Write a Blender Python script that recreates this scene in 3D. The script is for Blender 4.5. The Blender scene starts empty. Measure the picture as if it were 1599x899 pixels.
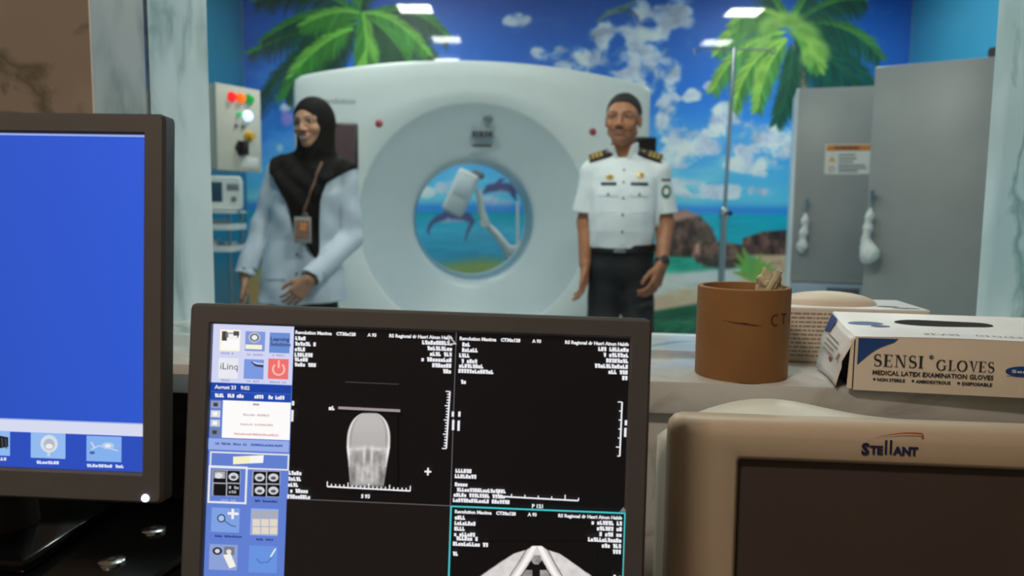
import bpy, bmesh, math, random
import numpy as np
from mathutils import Vector, Matrix
random.seed(7)
scene = bpy.context.scene
COL = scene.collection
PI = math.pi
R = math.radians

# ------------------------------------------------------------------ colour and materials
def lin(c):
    c = np.asarray(c, float) / 255.0
    return np.where(c <= 0.04045, c / 12.92, ((c + 0.055) / 1.055) ** 2.4)

def L4(c):
    l = lin(c)
    return (float(l[0]), float(l[1]), float(l[2]), 1.0)

def new_mat(name):
    m = bpy.data.materials.new(name)
    m.use_nodes = True
    nt = m.node_tree
    b = nt.nodes['Principled BSDF']
    return m, nt, b

def mat(name, rgb, rough=0.5, metal=0.0, var=0.08, scale=18.0, bump=0.0, bscale=120.0, spec=0.5, coat=0.0, emit=None, estr=0.0, sheen=0.0, alpha=None, trans=0.0):
    """A surface whose colour wanders a little (noise), with an optional fine bump."""
    m, nt, b = new_mat(name)
    N, Lk = nt.nodes, nt.links
    tc = N.new('ShaderNodeTexCoord')
    nz = N.new('ShaderNodeTexNoise'); nz.inputs['Scale'].default_value = scale; nz.inputs['Detail'].default_value = 4
    Lk.new(tc.outputs['Object'], nz.inputs['Vector'])
    mr = N.new('ShaderNodeMapRange'); mr.inputs['From Min'].default_value = 0.3; mr.inputs['From Max'].default_value = 0.7
    mr.inputs['To Min'].default_value = 1 - var; mr.inputs['To Max'].default_value = 1 + var
    Lk.new(nz.outputs['Fac'], mr.inputs['Value'])
    mx = N.new('ShaderNodeMix'); mx.data_type = 'RGBA'; mx.blend_type = 'MULTIPLY'; mx.inputs['Factor'].default_value = 1
    mx.inputs[6].default_value = L4(rgb)
    Lk.new(mr.outputs['Result'], mx.inputs[7])
    Lk.new(mx.outputs[2], b.inputs['Base Color'])
    b.inputs['Roughness'].default_value = rough
    b.inputs['Metallic'].default_value = metal
    b.inputs['Specular IOR Level'].default_value = spec
    b.inputs['Coat Weight'].default_value = coat
    b.inputs['Coat Roughness'].default_value = 0.06
    b.inputs['Sheen Weight'].default_value = sheen
    b.inputs['Transmission Weight'].default_value = trans
    if emit is not None:
        b.inputs['Emission Color'].default_value = L4(emit); b.inputs['Emission Strength'].default_value = estr
    if bump:
        n2 = N.new('ShaderNodeTexNoise'); n2.inputs['Scale'].default_value = bscale; n2.inputs['Detail'].default_value = 3
        Lk.new(tc.outputs['Object'], n2.inputs['Vector'])
        bp = N.new('ShaderNodeBump'); bp.inputs['Strength'].default_value = bump; bp.inputs['Distance'].default_value = 0.004
        Lk.new(n2.outputs['Fac'], bp.inputs['Height']); Lk.new(bp.outputs['Normal'], b.inputs['Normal'])
    return m

def attr_mat(name, rough=0.5, spec=0.5, coat=0.0, emission=0.0, bump=0.0, bscale=200.0, sss=0.0):
    """Colour comes from the mesh's own colour attribute, times a faint noise."""
    m, nt, b = new_mat(name)
    N, Lk = nt.nodes, nt.links
    at = N.new('ShaderNodeAttribute'); at.attribute_name = 'Col'
    if emission:
        b.inputs['Base Color'].default_value = (0.004, 0.004, 0.004, 1)
        Lk.new(at.outputs['Color'], b.inputs['Emission Color']); b.inputs['Emission Strength'].default_value = emission
    else:
        tc = N.new('ShaderNodeTexCoord'); nz = N.new('ShaderNodeTexNoise'); nz.inputs['Scale'].default_value = 40
        Lk.new(tc.outputs['Object'], nz.inputs['Vector'])
        mr = N.new('ShaderNodeMapRange'); mr.inputs['To Min'].default_value = 0.93; mr.inputs['To Max'].default_value = 1.07
        Lk.new(nz.outputs['Fac'], mr.inputs['Value'])
        mx = N.new('ShaderNodeMix'); mx.data_type = 'RGBA'; mx.blend_type = 'MULTIPLY'; mx.inputs['Factor'].default_value = 1
        Lk.new(at.outputs['Color'], mx.inputs[6]); Lk.new(mr.outputs['Result'], mx.inputs[7])
        Lk.new(mx.outputs[2], b.inputs['Base Color'])
    b.inputs['Roughness'].default_value = rough; b.inputs['Specular IOR Level'].default_value = spec
    b.inputs['Coat Weight'].default_value = coat; b.inputs['Coat Roughness'].default_value = 0.045
    if sss:
        b.inputs['Subsurface Weight'].default_value = sss; b.inputs['Subsurface Radius'].default_value = (0.012, 0.005, 0.003)
        b.inputs['Subsurface Scale'].default_value = 1.0
    return m

def marble(name, base, vein, scale=2.2, amount=0.6, rough=0.2, width=0.06, cloud=None, stretch=(1, 1, 0.45), thr=(0.42, 0.66)):
    m, nt, b = new_mat(name)
    N, Lk = nt.nodes, nt.links
    tc = N.new('ShaderNodeTexCoord'); mp = N.new('ShaderNodeMapping'); mp.inputs['Scale'].default_value = stretch
    mp.inputs['Rotation'].default_value = (0.3, 0.35, 0.2)
    Lk.new(tc.outputs['Object'], mp.inputs['Vector'])
    n1 = N.new('ShaderNodeTexNoise'); n1.inputs['Scale'].default_value = scale; n1.inputs['Detail'].default_value = 7; n1.inputs['Distortion'].default_value = 0.9
    Lk.new(mp.outputs['Vector'], n1.inputs['Vector'])
    s = N.new('ShaderNodeMath'); s.operation = 'SUBTRACT'; s.inputs[1].default_value = 0.5; Lk.new(n1.outputs['Fac'], s.inputs[0])
    a = N.new('ShaderNodeMath'); a.operation = 'ABSOLUTE'; Lk.new(s.outputs[0], a.inputs[0])
    r = N.new('ShaderNodeMapRange'); r.inputs['From Min'].default_value = 0.0; r.inputs['From Max'].default_value = width
    r.inputs['To Min'].default_value = amount; r.inputs['To Max'].default_value = 0.0; Lk.new(a.outputs[0], r.inputs['Value'])
    n2 = N.new('ShaderNodeTexNoise'); n2.inputs['Scale'].default_value = scale * 0.9; n2.inputs['Detail'].default_value = 3
    Lk.new(mp.outputs['Vector'], n2.inputs['Vector'])
    r2 = N.new('ShaderNodeMapRange'); r2.inputs['From Min'].default_value = thr[0]; r2.inputs['From Max'].default_value = thr[1]; Lk.new(n2.outputs['Fac'], r2.inputs['Value'])
    mu = N.new('ShaderNodeMath'); mu.operation = 'MULTIPLY'; Lk.new(r.outputs[0], mu.inputs[0]); Lk.new(r2.outputs[0], mu.inputs[1])
    c0 = N.new('ShaderNodeMix'); c0.data_type = 'RGBA'; c0.inputs[6].default_value = L4(base); c0.inputs[7].default_value = L4(cloud or base)
    Lk.new(r2.outputs[0], c0.inputs['Factor'])
    c1 = N.new('ShaderNodeMix'); c1.data_type = 'RGBA'; Lk.new(c0.outputs[2], c1.inputs[6]); c1.inputs[7].default_value = L4(vein)
    Lk.new(mu.outputs[0], c1.inputs['Factor']); Lk.new(c1.outputs[2], b.inputs['Base Color'])
    b.inputs['Roughness'].default_value = rough
    return m

def glow(name, rgb, strength):
    m, nt, b = new_mat(name)
    b.inputs['Base Color'].default_value = L4(rgb)
    b.inputs['Emission Color'].default_value = L4(rgb); b.inputs['Emission Strength'].default_value = strength
    b.inputs['Roughness'].default_value = 0.4
    return m

def glass_mat(name, tint=(238, 246, 246), refl=0.45):
    m = bpy.data.materials.new(name); m.use_nodes = True
    nt = m.node_tree; nt.nodes.clear(); N, Lk = nt.nodes, nt.links
    out = N.new('ShaderNodeOutputMaterial'); mix = N.new('ShaderNodeMixShader'); tr = N.new('ShaderNodeBsdfTransparent'); gl = N.new('ShaderNodeBsdfGlossy')
    tr.inputs['Color'].default_value = L4(tint); gl.inputs['Roughness'].default_value = 0.02
    lw = N.new('ShaderNodeFresnel'); lw.inputs['IOR'].default_value = 1.45
    mu = N.new('ShaderNodeMath'); mu.operation = 'MULTIPLY'; mu.inputs[1].default_value = refl
    Lk.new(lw.outputs['Fac'], mu.inputs[0]); Lk.new(mu.outputs[0], mix.inputs['Fac'])
    Lk.new(tr.outputs[0], mix.inputs[1]); Lk.new(gl.outputs[0], mix.inputs[2]); Lk.new(mix.outputs[0], out.inputs['Surface'])
    return m

# ------------------------------------------------------------------ objects
def link(name, me, parent=None, loc=(0, 0, 0), rot=(0, 0, 0)):
    o = bpy.data.objects.new(name, me); COL.objects.link(o)
    o.location = loc; o.rotation_euler = rot
    if parent is not None: o.parent = parent
    return o

def tag(o, label=None, cat=None, group=None, kind=None):
    if label: o['label'] = label
    if cat: o['category'] = cat
    if group: o['group'] = group
    if kind: o['kind'] = kind
    return o

def thing(name, label, cat, loc=(0, 0, 0), rotz=0.0, group=None, rot=None):
    o = link(name, None, None, loc, rot or (0, 0, rotz))
    return tag(o, label, cat, group)

class MB:
    """Collects vertices, faces and per-vertex colours; builds one mesh."""
    def __init__(s): s.v, s.f, s.c, s.fm = [], [], [], []
    def add(s, vs, fs, col=None, mi=0):
        b = len(s.v)
        s.v += [tuple(map(float, p)) for p in vs]
        s.f += [tuple(b + int(i) for i in f) for f in fs]
        s.fm += [mi] * len(fs)
        s.c += [tuple(col) if col is not None else (1, 1, 1, 1)] * len(vs) if col is None or np.ndim(col) == 1 else [tuple(q) for q in col]
        return s
    def xf(s, M):
        s.v = [tuple(M @ Vector(p)) for p in s.v]; return s
    def join(s, o, mi=None):
        b = len(s.v); s.v += o.v; s.c += o.c
        s.f += [tuple(b + i for i in f) for f in o.f]; s.fm += [(mi if mi is not None else q) for q in o.fm]
        return s
    def mesh(s, name, mats, smooth=True, angle=40, color=False, fix=True):
        me = bpy.data.meshes.new(name)
        me.from_pydata(s.v, [], s.f)
        for m in (mats if isinstance(mats, (list, tuple)) else [mats]): me.materials.append(m)
        me.polygons.foreach_set('material_index', s.fm)
        if color:
            a = me.color_attributes.new('Col', 'FLOAT_COLOR', 'POINT')
            a.data.foreach_set('color', np.array([(q + (1,))[:4] if len(q) == 3 else q for q in s.c], dtype=np.float32).ravel())
        me.update()
        if fix:
            bm = bmesh.new(); bm.from_mesh(me); bmesh.ops.recalc_face_normals(bm, faces=bm.faces); bm.to_mesh(me); bm.free()
        if smooth:
            me.polygons.foreach_set('use_smooth', [True] * len(me.polygons))
            me.set_sharp_from_angle(angle=R(angle))
        me.update()
        return me
    def obj(s, name, mats, parent=None, loc=(0, 0, 0), rot=(0, 0, 0), **k):
        return link(name, s.mesh(name, mats, **k), parent, loc, rot)

def rbox(sx, sy, sz, r=0.004, seg=2, c=(0, 0, 0)):
    bm = bmesh.new(); bmesh.ops.create_cube(bm, size=1)
    bmesh.ops.scale(bm, vec=(sx, sy, sz), verts=bm.verts)
    if r: bmesh.ops.bevel(bm, geom=bm.edges[:], offset=min(r, 0.49 * min(sx, sy, sz)), segments=seg, profile=0.5, affect='EDGES', clamp_overlap=True)
    bmesh.ops.translate(bm, vec=c, verts=bm.verts)
    m = MB(); bm.verts.index_update()
    m.add([v.co[:] for v in bm.verts], [[v.index for v in f.verts] for f in bm.faces]); bm.free()
    return m

def box(x0, x1, y0, y1, z0, z1, r=0.0, seg=2):
    return rbox(x1 - x0, y1 - y0, z1 - z0, r, seg, ((x0 + x1) / 2, (y0 + y1) / 2, (z0 + z1) / 2))

def lathe(prof, seg=48, axis='z', cap=False):
    m = MB(); vs = []
    for (r, h) in prof:
        for k in range(seg):
            a = 2 * PI * k / seg
            vs.append((r * math.cos(a), r * math.sin(a), h) if axis == 'z' else (r * math.cos(a), h, r * math.sin(a)))
    fs = []
    for i in range(len(prof) - 1):
        for k in range(seg):
            fs.append((i * seg + k, i * seg + (k + 1) % seg, (i + 1) * seg + (k + 1) % seg, (i + 1) * seg + k))
    if cap:
        fs.append(tuple(range(seg))); fs.append(tuple((len(prof) - 1) * seg + k for k in range(seg)))
    m.add(vs, fs); return m

def tube(pts, r, seg=10, cap=True):
    pts = [Vector(p) for p in pts]; n = len(pts)
    rs = r if isinstance(r, (list, tuple)) else [r] * n
    m = MB(); vs = []; up = Vector((0.13, 0.37, 0.92)).normalized()
    prev = None
    for i in range(n):
        t = (pts[min(i + 1, n - 1)] - pts[max(i - 1, 0)]).normalized()
        if prev is None:
            a = t.cross(up)
            if a.length < 1e-3: a = t.cross(Vector((1, 0, 0)))
        else: a = prev - t * prev.dot(t)
        a.normalize(); prev = a; b = t.cross(a)
        for k in range(seg):
            g = 2 * PI * k / seg
            vs.append(pts[i] + (a * math.cos(g) + b * math.sin(g)) * rs[i])
    fs = [(i * seg + k, i * seg + (k + 1) % seg, (i + 1) * seg + (k + 1) % seg, (i + 1) * seg + k) for i in range(n - 1) for k in range(seg)]
    if cap: fs += [tuple(range(seg)), tuple((n - 1) * seg + k for k in range(seg))]
    m.add(vs, fs); return m

def rrect(w, h, r, m=5, cx=0.0, cz=0.0):
    out = []
    for (sx, sz, a0) in ((1, 1, 0), (-1, 1, 90), (-1, -1, 180), (1, -1, 270)):
        for k in range(m + 1):
            a = R(a0 + 90 * k / m)
            out.append((cx + sx * (w / 2 - r) + r * math.cos(a), cz + sz * (h / 2 - r) + r * math.sin(a)))
    return out

def loft(loops, cap0=True, cap1=True):
    m = MB(); n = len(loops[0]); vs = [p for l in loops for p in l]
    fs = [(i * n + k, i * n + (k + 1) % n, (i + 1) * n + (k + 1) % n, (i + 1) * n + k) for i in range(len(loops) - 1) for k in range(n)]
    if cap0: fs.append(tuple(range(n)))
    if cap1: fs.append(tuple((len(loops) - 1) * n + k for k in range(n)))
    m.add(vs, fs); return m

def xz(l, y): return [(p[0], y, p[1]) for p in l]
def xy(l, z): return [(p[0], p[1], z) for p in l]

def text_polys(s, size=1.0, bold=0.0, spacing=1.0, align='LEFT', res=2):
    cu = bpy.data.curves.new('lettering', 'FONT'); cu.body = s; cu.size = size; cu.align_x = align
    cu.offset = bold; cu.space_character = spacing; cu.resolution_u = res; cu.fill_mode = 'BOTH'
    o = bpy.data.objects.new('lettering', cu)
    me = bpy.data.meshes.new_from_object(o)
    vs = [(v.co.x, v.co.y) for v in me.vertices]; fs = [tuple(p.vertices) for p in me.polygons]
    bpy.data.objects.remove(o); bpy.data.meshes.remove(me); bpy.data.curves.remove(cu)
    return vs, fs

def stroke2d(pts, w):
    """Flat ribbon along 2-D points with widths w."""
    n = len(pts); ws = w if isinstance(w, (list, tuple)) else [w] * n
    vs = []
    for i in range(n):
        a = np.array(pts[max(i - 1, 0)], float); b = np.array(pts[min(i + 1, n - 1)], float)
        t = (b - a) / max(np.linalg.norm(b - a), 1e-9); nn = np.array((-t[1], t[0])) * ws[i] / 2
        p = np.array(pts[i], float); vs += [tuple(p + nn), tuple(p - nn)]
    return vs, [(2 * i, 2 * i + 1, 2 * i + 3, 2 * i + 2) for i in range(n - 1)]

# ------------------------------------------------------------------ numpy noise and raster painting (for printed pictures)
def _hash(ix, iy, seed):
    h = (ix.astype(np.int64) * 374761393 + iy.astype(np.int64) * 668265263 + seed * 1442695041) & 0x7fffffff
    h = ((h ^ (h >> 13)) * 1274126177) & 0x7fffffff
    return ((h ^ (h >> 16)) & 0xffff) / 65535.0

def vnoise(x, y, seed=0):
    ix, iy = np.floor(x), np.floor(y); fx, fy = x - ix, y - iy
    fx = fx * fx * (3 - 2 * fx); fy = fy * fy * (3 - 2 * fy)
    ix = ix.astype(np.int64); iy = iy.astype(np.int64)
    a, b = _hash(ix, iy, seed), _hash(ix + 1, iy, seed); c, d = _hash(ix, iy + 1, seed), _hash(ix + 1, iy + 1, seed)
    return (a * (1 - fx) + b * fx) * (1 - fy) + (c * (1 - fx) + d * fx) * fy

def fbm(x, y, seed=0, oct=5):
    v = 0; a = 0.5; t = 0
    for k in range(oct):
        v = v + a * vnoise(x * 2 ** k, y * 2 ** k, seed + 17 * k); t += a; a *= 0.55
    return v / t

def sstep(a, b, x):
    t = np.clip((x - a) / (b - a), 0, 1); return t * t * (3 - 2 * t)

class Raster:
    """A small painting in sRGB 0-255, addressed by (u, v) drawing units."""
    def __init__(s, u0, v0, u1, v1):
        s.u0, s.v0 = u0, v0; s.w, s.h = int(u1 - u0), int(v1 - v0)
        s.V, s.U = np.mgrid[0:s.h, 0:s.w].astype(float); s.U += u0; s.V += v0
        s.im = np.zeros((s.h, s.w, 3))
    def mix(s, a, col):
        a = np.clip(a, 0, 1)[..., None]; s.im = s.im * (1 - a) + np.asarray(col, float) * a
    def win(s, ua, va, ub, vb):
        i0, i1 = max(0, int(va - s.v0)), min(s.h, int(vb - s.v0) + 2); j0, j1 = max(0, int(ua - s.u0)), min(s.w, int(ub - s.u0) + 2)
        return (slice(i0, i1), slice(j0, j1)) if i1 > i0 and j1 > j0 else None
    def line(s, p, q, r0, r1, col, al=1.0, soft=1.0):
        m = max(r0, r1) + soft + 1
        w = s.win(min(p[0], q[0]) - m, min(p[1], q[1]) - m, max(p[0], q[0]) + m, max(p[1], q[1]) + m)
        if w is None: return
        U, V = s.U[w], s.V[w]; dx, dy = q[0] - p[0], q[1] - p[1]
        t = np.clip(((U - p[0]) * dx + (V - p[1]) * dy) / (dx * dx + dy * dy + 1e-9), 0, 1)
        d = np.hypot(U - p[0] - t * dx, V - p[1] - t * dy) - (r0 + (r1 - r0) * t)
        a = (al * np.clip(0.5 - d / soft, 0, 1))[..., None]
        s.im[w] = s.im[w] * (1 - a) + np.asarray(col, float) * a
    def path(s, pts, rs, col, al=1.0, soft=1.0):
        for i in range(len(pts) - 1): s.line(pts[i], pts[i + 1], rs[i], rs[i + 1], col, al, soft)
    def blob(s, c, rx, ry, col, al=1.0, soft=0.35, ang=0.0):
        m = max(rx, ry) * 1.5 + 3
        w = s.win(c[0] - m, c[1] - m, c[0] + m, c[1] + m)
        if w is None: return
        x, y = s.U[w] - c[0], s.V[w] - c[1]; ca, sa = math.cos(ang), math.sin(ang)
        d = np.hypot((x * ca + y * sa) / rx, (-x * sa + y * ca) / ry)
        a = (al * (1 - sstep(1 - soft, 1 + soft, d)))[..., None]
        s.im[w] = s.im[w] * (1 - a) + np.asarray(col, float) * a
    def poly(s, pts, col, al=1.0, soft=2.0, tex=None):
        P = np.array(pts, float); m = soft + 2
        w = s.win(P[:, 0].min() - m, P[:, 1].min() - m, P[:, 0].max() + m, P[:, 1].max() + m)
        if w is None: return
        U, V = s.U[w], s.V[w]; ins = np.zeros(U.shape, bool); dm = np.full(U.shape, 1e9)
        for i in range(len(P)):
            a, b = P[i], P[(i + 1) % len(P)]
            if a[1] != b[1]:
                cr = ((a[1] > V) != (b[1] > V)) & (U < (b[0] - a[0]) * (V - a[1]) / (b[1] - a[1]) + a[0]); ins ^= cr
            d = b - a; t = np.clip(((U - a[0]) * d[0] + (V - a[1]) * d[1]) / (d @ d + 1e-9), 0, 1)
            dm = np.minimum(dm, np.hypot(U - a[0] - t * d[0], V - a[1] - t * d[1]))
        sd = np.where(ins, -dm, dm); al_ = (al * np.clip(0.5 - sd / soft, 0, 1))[..., None]
        c = np.asarray(col, float) if tex is None else tex(U, V)
        s.im[w] = s.im[w] * (1 - al_) + c * al_
    def sample(s, u, v):
        x = np.clip(u - s.u0, 0, s.w - 1.001); y = np.clip(v - s.v0, 0, s.h - 1.001)
        i, j = y.astype(int), x.astype(int); fy, fx = (y - i)[..., None], (x - j)[..., None]
        A = s.im
        return (A[i, j] * (1 - fx) + A[i, j + 1] * fx) * (1 - fy) + (A[i + 1, j] * (1 - fx) + A[i + 1, j + 1] * fx) * fy

# ------------------------------------------------------------------ implicit surfaces (bodies and clothes)
def cap(P, a, b, ra, rb=None, sy=1.0):
    rb = ra if rb is None else rb
    a = np.array(a, float); b = np.array(b, float)
    Q = P - a
    ab = b - a
    if sy != 1.0:
        Q = Q * (1, 1 / sy, 1); ab = ab * (1, 1 / sy, 1)
    t = np.clip((Q @ ab) / max(ab @ ab, 1e-12), 0, 1)
    d = np.sqrt(((Q - t[:, None] * ab) ** 2).sum(1)) - (ra + (rb - ra) * t)
    return d * min(1.0, sy)

def ell(P, c, r):
    Q = P - np.array(c, float); r = np.array(r, float)
    k0 = np.sqrt(((Q / r) ** 2).sum(1)); k1 = np.sqrt(((Q / r ** 2) ** 2).sum(1))
    return k0 * (k0 - 1) / np.maximum(k1, 1e-9)

def smin(a, b, k):
    h = np.clip(0.5 + 0.5 * (b - a) / k, 0, 1)
    return b * (1 - h) + a * h - k * h * (1 - h)

def smax(a, b, k): return -smin(-a, -b, k)

def union(P, prims, k=0.02):
    d = None
    for pr in prims:
        kk = pr[-1] if isinstance(pr[-1], dict) else {}
        q = cap(P, *[a for a in pr if not isinstance(a, dict)], **{x: y for x, y in kk.items() if x == 'sy'})
        d = q if d is None else smin(d, q, kk.get('k', k))
    return d

def stack(P, rows, e=2.3, k=0.03):
    """Upright body part from rows (z, centre x, centre y, half width, half depth)."""
    T = np.array(sorted(rows), float); z = np.clip(P[:, 2], T[0, 0], T[-1, 0])
    cx, cy, a, b = [np.interp(z, T[:, 0], T[:, i]) for i in (1, 2, 3, 4)]
    rho = ((np.abs(P[:, 0] - cx) / a) ** e + (np.abs(P[:, 1] - cy) / b) ** e) ** (1 / e)
    return smax((rho - 1) * np.minimum(a, b) * 0.92, np.maximum(T[0, 0] - P[:, 2], P[:, 2] - T[-1, 0]), k)

def poly_sdf(x, z, pts):
    P = np.array(pts, float); ins = np.zeros(x.shape, bool); dm = np.full(x.shape, 1e9)
    for i in range(len(P)):
        a, b = P[i], P[(i + 1) % len(P)]
        if a[1] != b[1]:
            ins ^= ((a[1] > z) != (b[1] > z)) & (x < (b[0] - a[0]) * (z - a[1]) / (b[1] - a[1]) + a[0])
        d = b - a; t = np.clip(((x - a[0]) * d[0] + (z - a[1]) * d[1]) / (d @ d), 0, 1)
        dm = np.minimum(dm, np.hypot(x - a[0] - t * d[0], z - a[1] - t * d[1]))
    return np.where(ins, -dm, dm)

def grad(f, P, e=0.0015):
    g = np.empty_like(P)
    for i in range(3):
        d = np.zeros(3); d[i] = e
        g[:, i] = f(P + d) - f(P - d)
    return g / (2 * e)

def polygonize(f, lo, hi, h, newton=1):
    """Surface nets on a sparse grid: coarse blocks first, fine nodes only near the surface."""
    lo = np.array(lo, float); nb = np.ceil((np.array(hi) - lo) / (4 * h)).astype(int)
    g = np.stack(np.meshgrid(*[np.arange(n) for n in nb], indexing='ij'), -1).reshape(-1, 3)
    Dc = f(lo + (g + 0.5) * 4 * h)
    V = np.repeat(np.repeat(np.repeat(Dc.reshape(nb), 4, 0), 4, 1), 4, 2)
    act = g[np.abs(Dc) < 4 * h * 1.9]
    o = np.stack(np.meshgrid(*[np.arange(4)] * 3, indexing='ij'), -1).reshape(-1, 3)
    idx = (act[:, None, :] * 4 + o[None]).reshape(-1, 3)
    for s in range(0, len(idx), 400000):
        q = idx[s:s + 400000]; V[q[:, 0], q[:, 1], q[:, 2]] = f(lo + (q + 0.5) * h)
    V[0], V[-1], V[:, 0], V[:, -1], V[:, :, 0], V[:, :, -1] = (abs(V[0]) + 1e-4, abs(V[-1]) + 1e-4, abs(V[:, 0]) + 1e-4, abs(V[:, -1]) + 1e-4, abs(V[:, :, 0]) + 1e-4, abs(V[:, :, -1]) + 1e-4)
    S = V < 0
    n = np.array(V.shape) - 1
    cnt = np.zeros(n, np.int8)
    cs = [(a, b, c) for a in (0, 1) for b in (0, 1) for c in (0, 1)]
    sl = lambda a, b, c: (slice(a, a + n[0]), slice(b, b + n[1]), slice(c, c + n[2]))
    for c in cs: cnt += S[sl(*c)]
    cells = np.argwhere((cnt > 0) & (cnt < 8))
    acc = np.zeros((len(cells), 3)); num = np.zeros(len(cells))
    for a in cs:
        for ax in range(3):
            if a[ax]: continue
            b = list(a); b[ax] = 1
            va = V[tuple((cells + a).T)]; vb = V[tuple((cells + b).T)]
            m = (va < 0) != (vb < 0); t = np.where(m, va / np.where(m, va - vb, 1), 0)
            p = np.array(a, float)[None].repeat(len(cells), 0); p[:, ax] = t
            acc[m] += p[m]; num[m] += 1
    vid = np.full(n, -1, np.int64); vid[tuple(cells.T)] = np.arange(len(cells))
    P = lo + (cells + acc / num[:, None] + 0.5) * h
    quads = []
    for ax in range(3):
        u, w = [(1, 2), (2, 0), (0, 1)][ax]
        s0 = [slice(None)] * 3; s1 = [slice(None)] * 3; s0[ax] = slice(0, -1); s1[ax] = slice(1, None)
        a, b = S[tuple(s0)], S[tuple(s1)]
        e = np.argwhere(a != b); e = e[(e[:, u] > 0) & (e[:, w] > 0) & (e[:, u] < n[u]) & (e[:, w] < n[w])]
        flip = ~a[tuple(e.T)]
        def cid(du, dw):
            q = e.copy(); q[:, u] -= du; q[:, w] -= dw; return vid[tuple(q.T)]
        q = np.stack([cid(1, 1), cid(0, 1), cid(0, 0), cid(1, 0)], 1)
        q[flip] = q[flip][:, ::-1]; quads.append(q)
    Q = np.concatenate(quads); Q = Q[(Q >= 0).all(1)]
    for _ in range(newton):
        d = f(P); G = grad(f, P); gl = np.maximum((G ** 2).sum(1), 0.2)
        P = P - G * np.clip(d / gl, -h, h)[:, None]
    return P, Q

def mesh_np(name, P, Q, mats, col=None, parent=None, loc=(0, 0, 0), rot=(0, 0, 0), smooth=True):
    me = bpy.data.meshes.new(name)
    me.vertices.add(len(P)); me.vertices.foreach_set('co', np.asarray(P, np.float32).ravel())
    k = Q.shape[1]
    me.loops.add(len(Q) * k); me.loops.foreach_set('vertex_index', Q.astype(np.int32).ravel())
    me.polygons.add(len(Q)); me.polygons.foreach_set('loop_start', np.arange(0, len(Q) * k, k, dtype=np.int32))
    me.update(calc_edges=True); me.validate()
    me.materials.append(mats)
    if smooth: me.polygons.foreach_set('use_smooth', np.ones(len(me.polygons), bool))
    if col is not None:
        a = me.color_attributes.new('Col', 'FLOAT_COLOR', 'POINT')
        c = np.ones((len(P), 4), np.float32); c[:, :3] = col; a.data.foreach_set('color', c.ravel())
    me.update()
    return link(name, me, parent, loc, rot)

def sdf_obj(name, f, lo, hi, h, m, parent=None, colfn=None, **k):
    P, Q = polygonize(f, lo, hi, h)
    return mesh_np(name, P, Q, m, None if colfn is None else colfn(P), parent, **k)

def refine(o, f, sel, times, colfn, attr=True):
    """Splits the faces chosen by sel(centre points) and pulls the new points back onto the surface f, then repaints."""
    me = o.data
    for _ in range(times):
        bm = bmesh.new(); bm.from_mesh(me)
        c = np.array([q.calc_center_median()[:] for q in bm.faces]); m = sel(c); bm.faces.ensure_lookup_table()
        es = {e for i in np.nonzero(m)[0] for e in bm.faces[int(i)].edges}
        bmesh.ops.subdivide_edges(bm, edges=list(es), cuts=1, use_grid_fill=True)
        bm.to_mesh(me); bm.free()
        P = np.empty(len(me.vertices) * 3, np.float32); me.vertices.foreach_get('co', P); P = P.reshape(-1, 3).astype(float)
        w_ = sel(P)
        for _k in range(2):
            p = P[w_]; d = f(p); G = grad(f, p, 0.0008); P[w_] = p - G * np.clip(d / np.maximum((G ** 2).sum(1), 0.2), -0.003, 0.003)[:, None]
        me.vertices.foreach_set('co', P.astype(np.float32).ravel()); me.update()
    c = np.ones((len(P), 4), np.float32); c[:, :3] = colfn(P)
    a = me.color_attributes.get('Col') or me.color_attributes.new('Col', 'FLOAT_COLOR', 'POINT')
    a.data.foreach_set('color', c.ravel()); me.polygons.foreach_set('use_smooth', np.ones(len(me.polygons), bool)); me.update()

def drape(f, pts2, faces, off=0.002, y0=-0.45):
    """Lay flat (x, z) points onto the front of an implicit surface."""
    q = np.array([(p[0], y0, p[1]) for p in pts2], float)
    for _ in range(60):
        d = f(q); q[:, 1] += np.clip(d, -0.05, 0.05) * 0.8
    g = grad(f, q); g /= np.linalg.norm(g, axis=1)[:, None]
    return q + g * off, g, faces

def drape_patch(name, f, m, parent, outline, off=0.002, thick=0.003, n=7):
    """A thin patch with the given rectangle-like outline (x0, x1, z0, z1) lying on surface f."""
    x0, x1, z0, z1 = outline
    pts = [(x0 + (x1 - x0) * i / n, z0 + (z1 - z0) * j / n) for j in range(n + 1) for i in range(n + 1)]
    fs = [(j * (n + 1) + i, j * (n + 1) + i + 1, (j + 1) * (n + 1) + i + 1, (j + 1) * (n + 1) + i) for j in range(n) for i in range(n)]
    q, g, _ = drape(f, pts, fs, off)
    b = q - g * (off + thick)
    N = len(pts); rim = [i for i in range(n)] + [n + j * (n + 1) for j in range(n)] + [N - 1 - i for i in range(n)] + [(n - j) * (n + 1) for j in range(n)]
    allf = fs + [tuple(N + i for i in reversed(fc)) for fc in fs] + [(rim[k], N + rim[k], N + rim[(k + 1) % len(rim)], rim[(k + 1) % len(rim)]) for k in range(len(rim))]
    mb = MB().add(list(q) + list(b), allf)
    return mb.obj(name, m, parent)

def drape_disc(name, f, m, parent, c, rx, rz, off=0.002, n=18):
    pts = [c] + [(c[0] + rx * s * math.cos(2 * PI * k / n), c[1] + rz * s * math.sin(2 * PI * k / n)) for s in (0.5, 1.0) for k in range(n)]
    q, g, _ = drape(f, pts, None, off)
    back = q[n + 1:] - g[n + 1:] * (off + 0.003)
    fs = [(0, 1 + k, 1 + (k + 1) % n) for k in range(n)] + [(1 + k, 1 + n + k, 1 + n + (k + 1) % n, 1 + (k + 1) % n) for k in range(n)]
    fs += [(1 + n + k, 1 + 2 * n + k, 1 + 2 * n + (k + 1) % n, 1 + n + (k + 1) % n) for k in range(n)]
    return MB().add(list(q) + list(back), fs).obj(name, m, parent)

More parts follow.
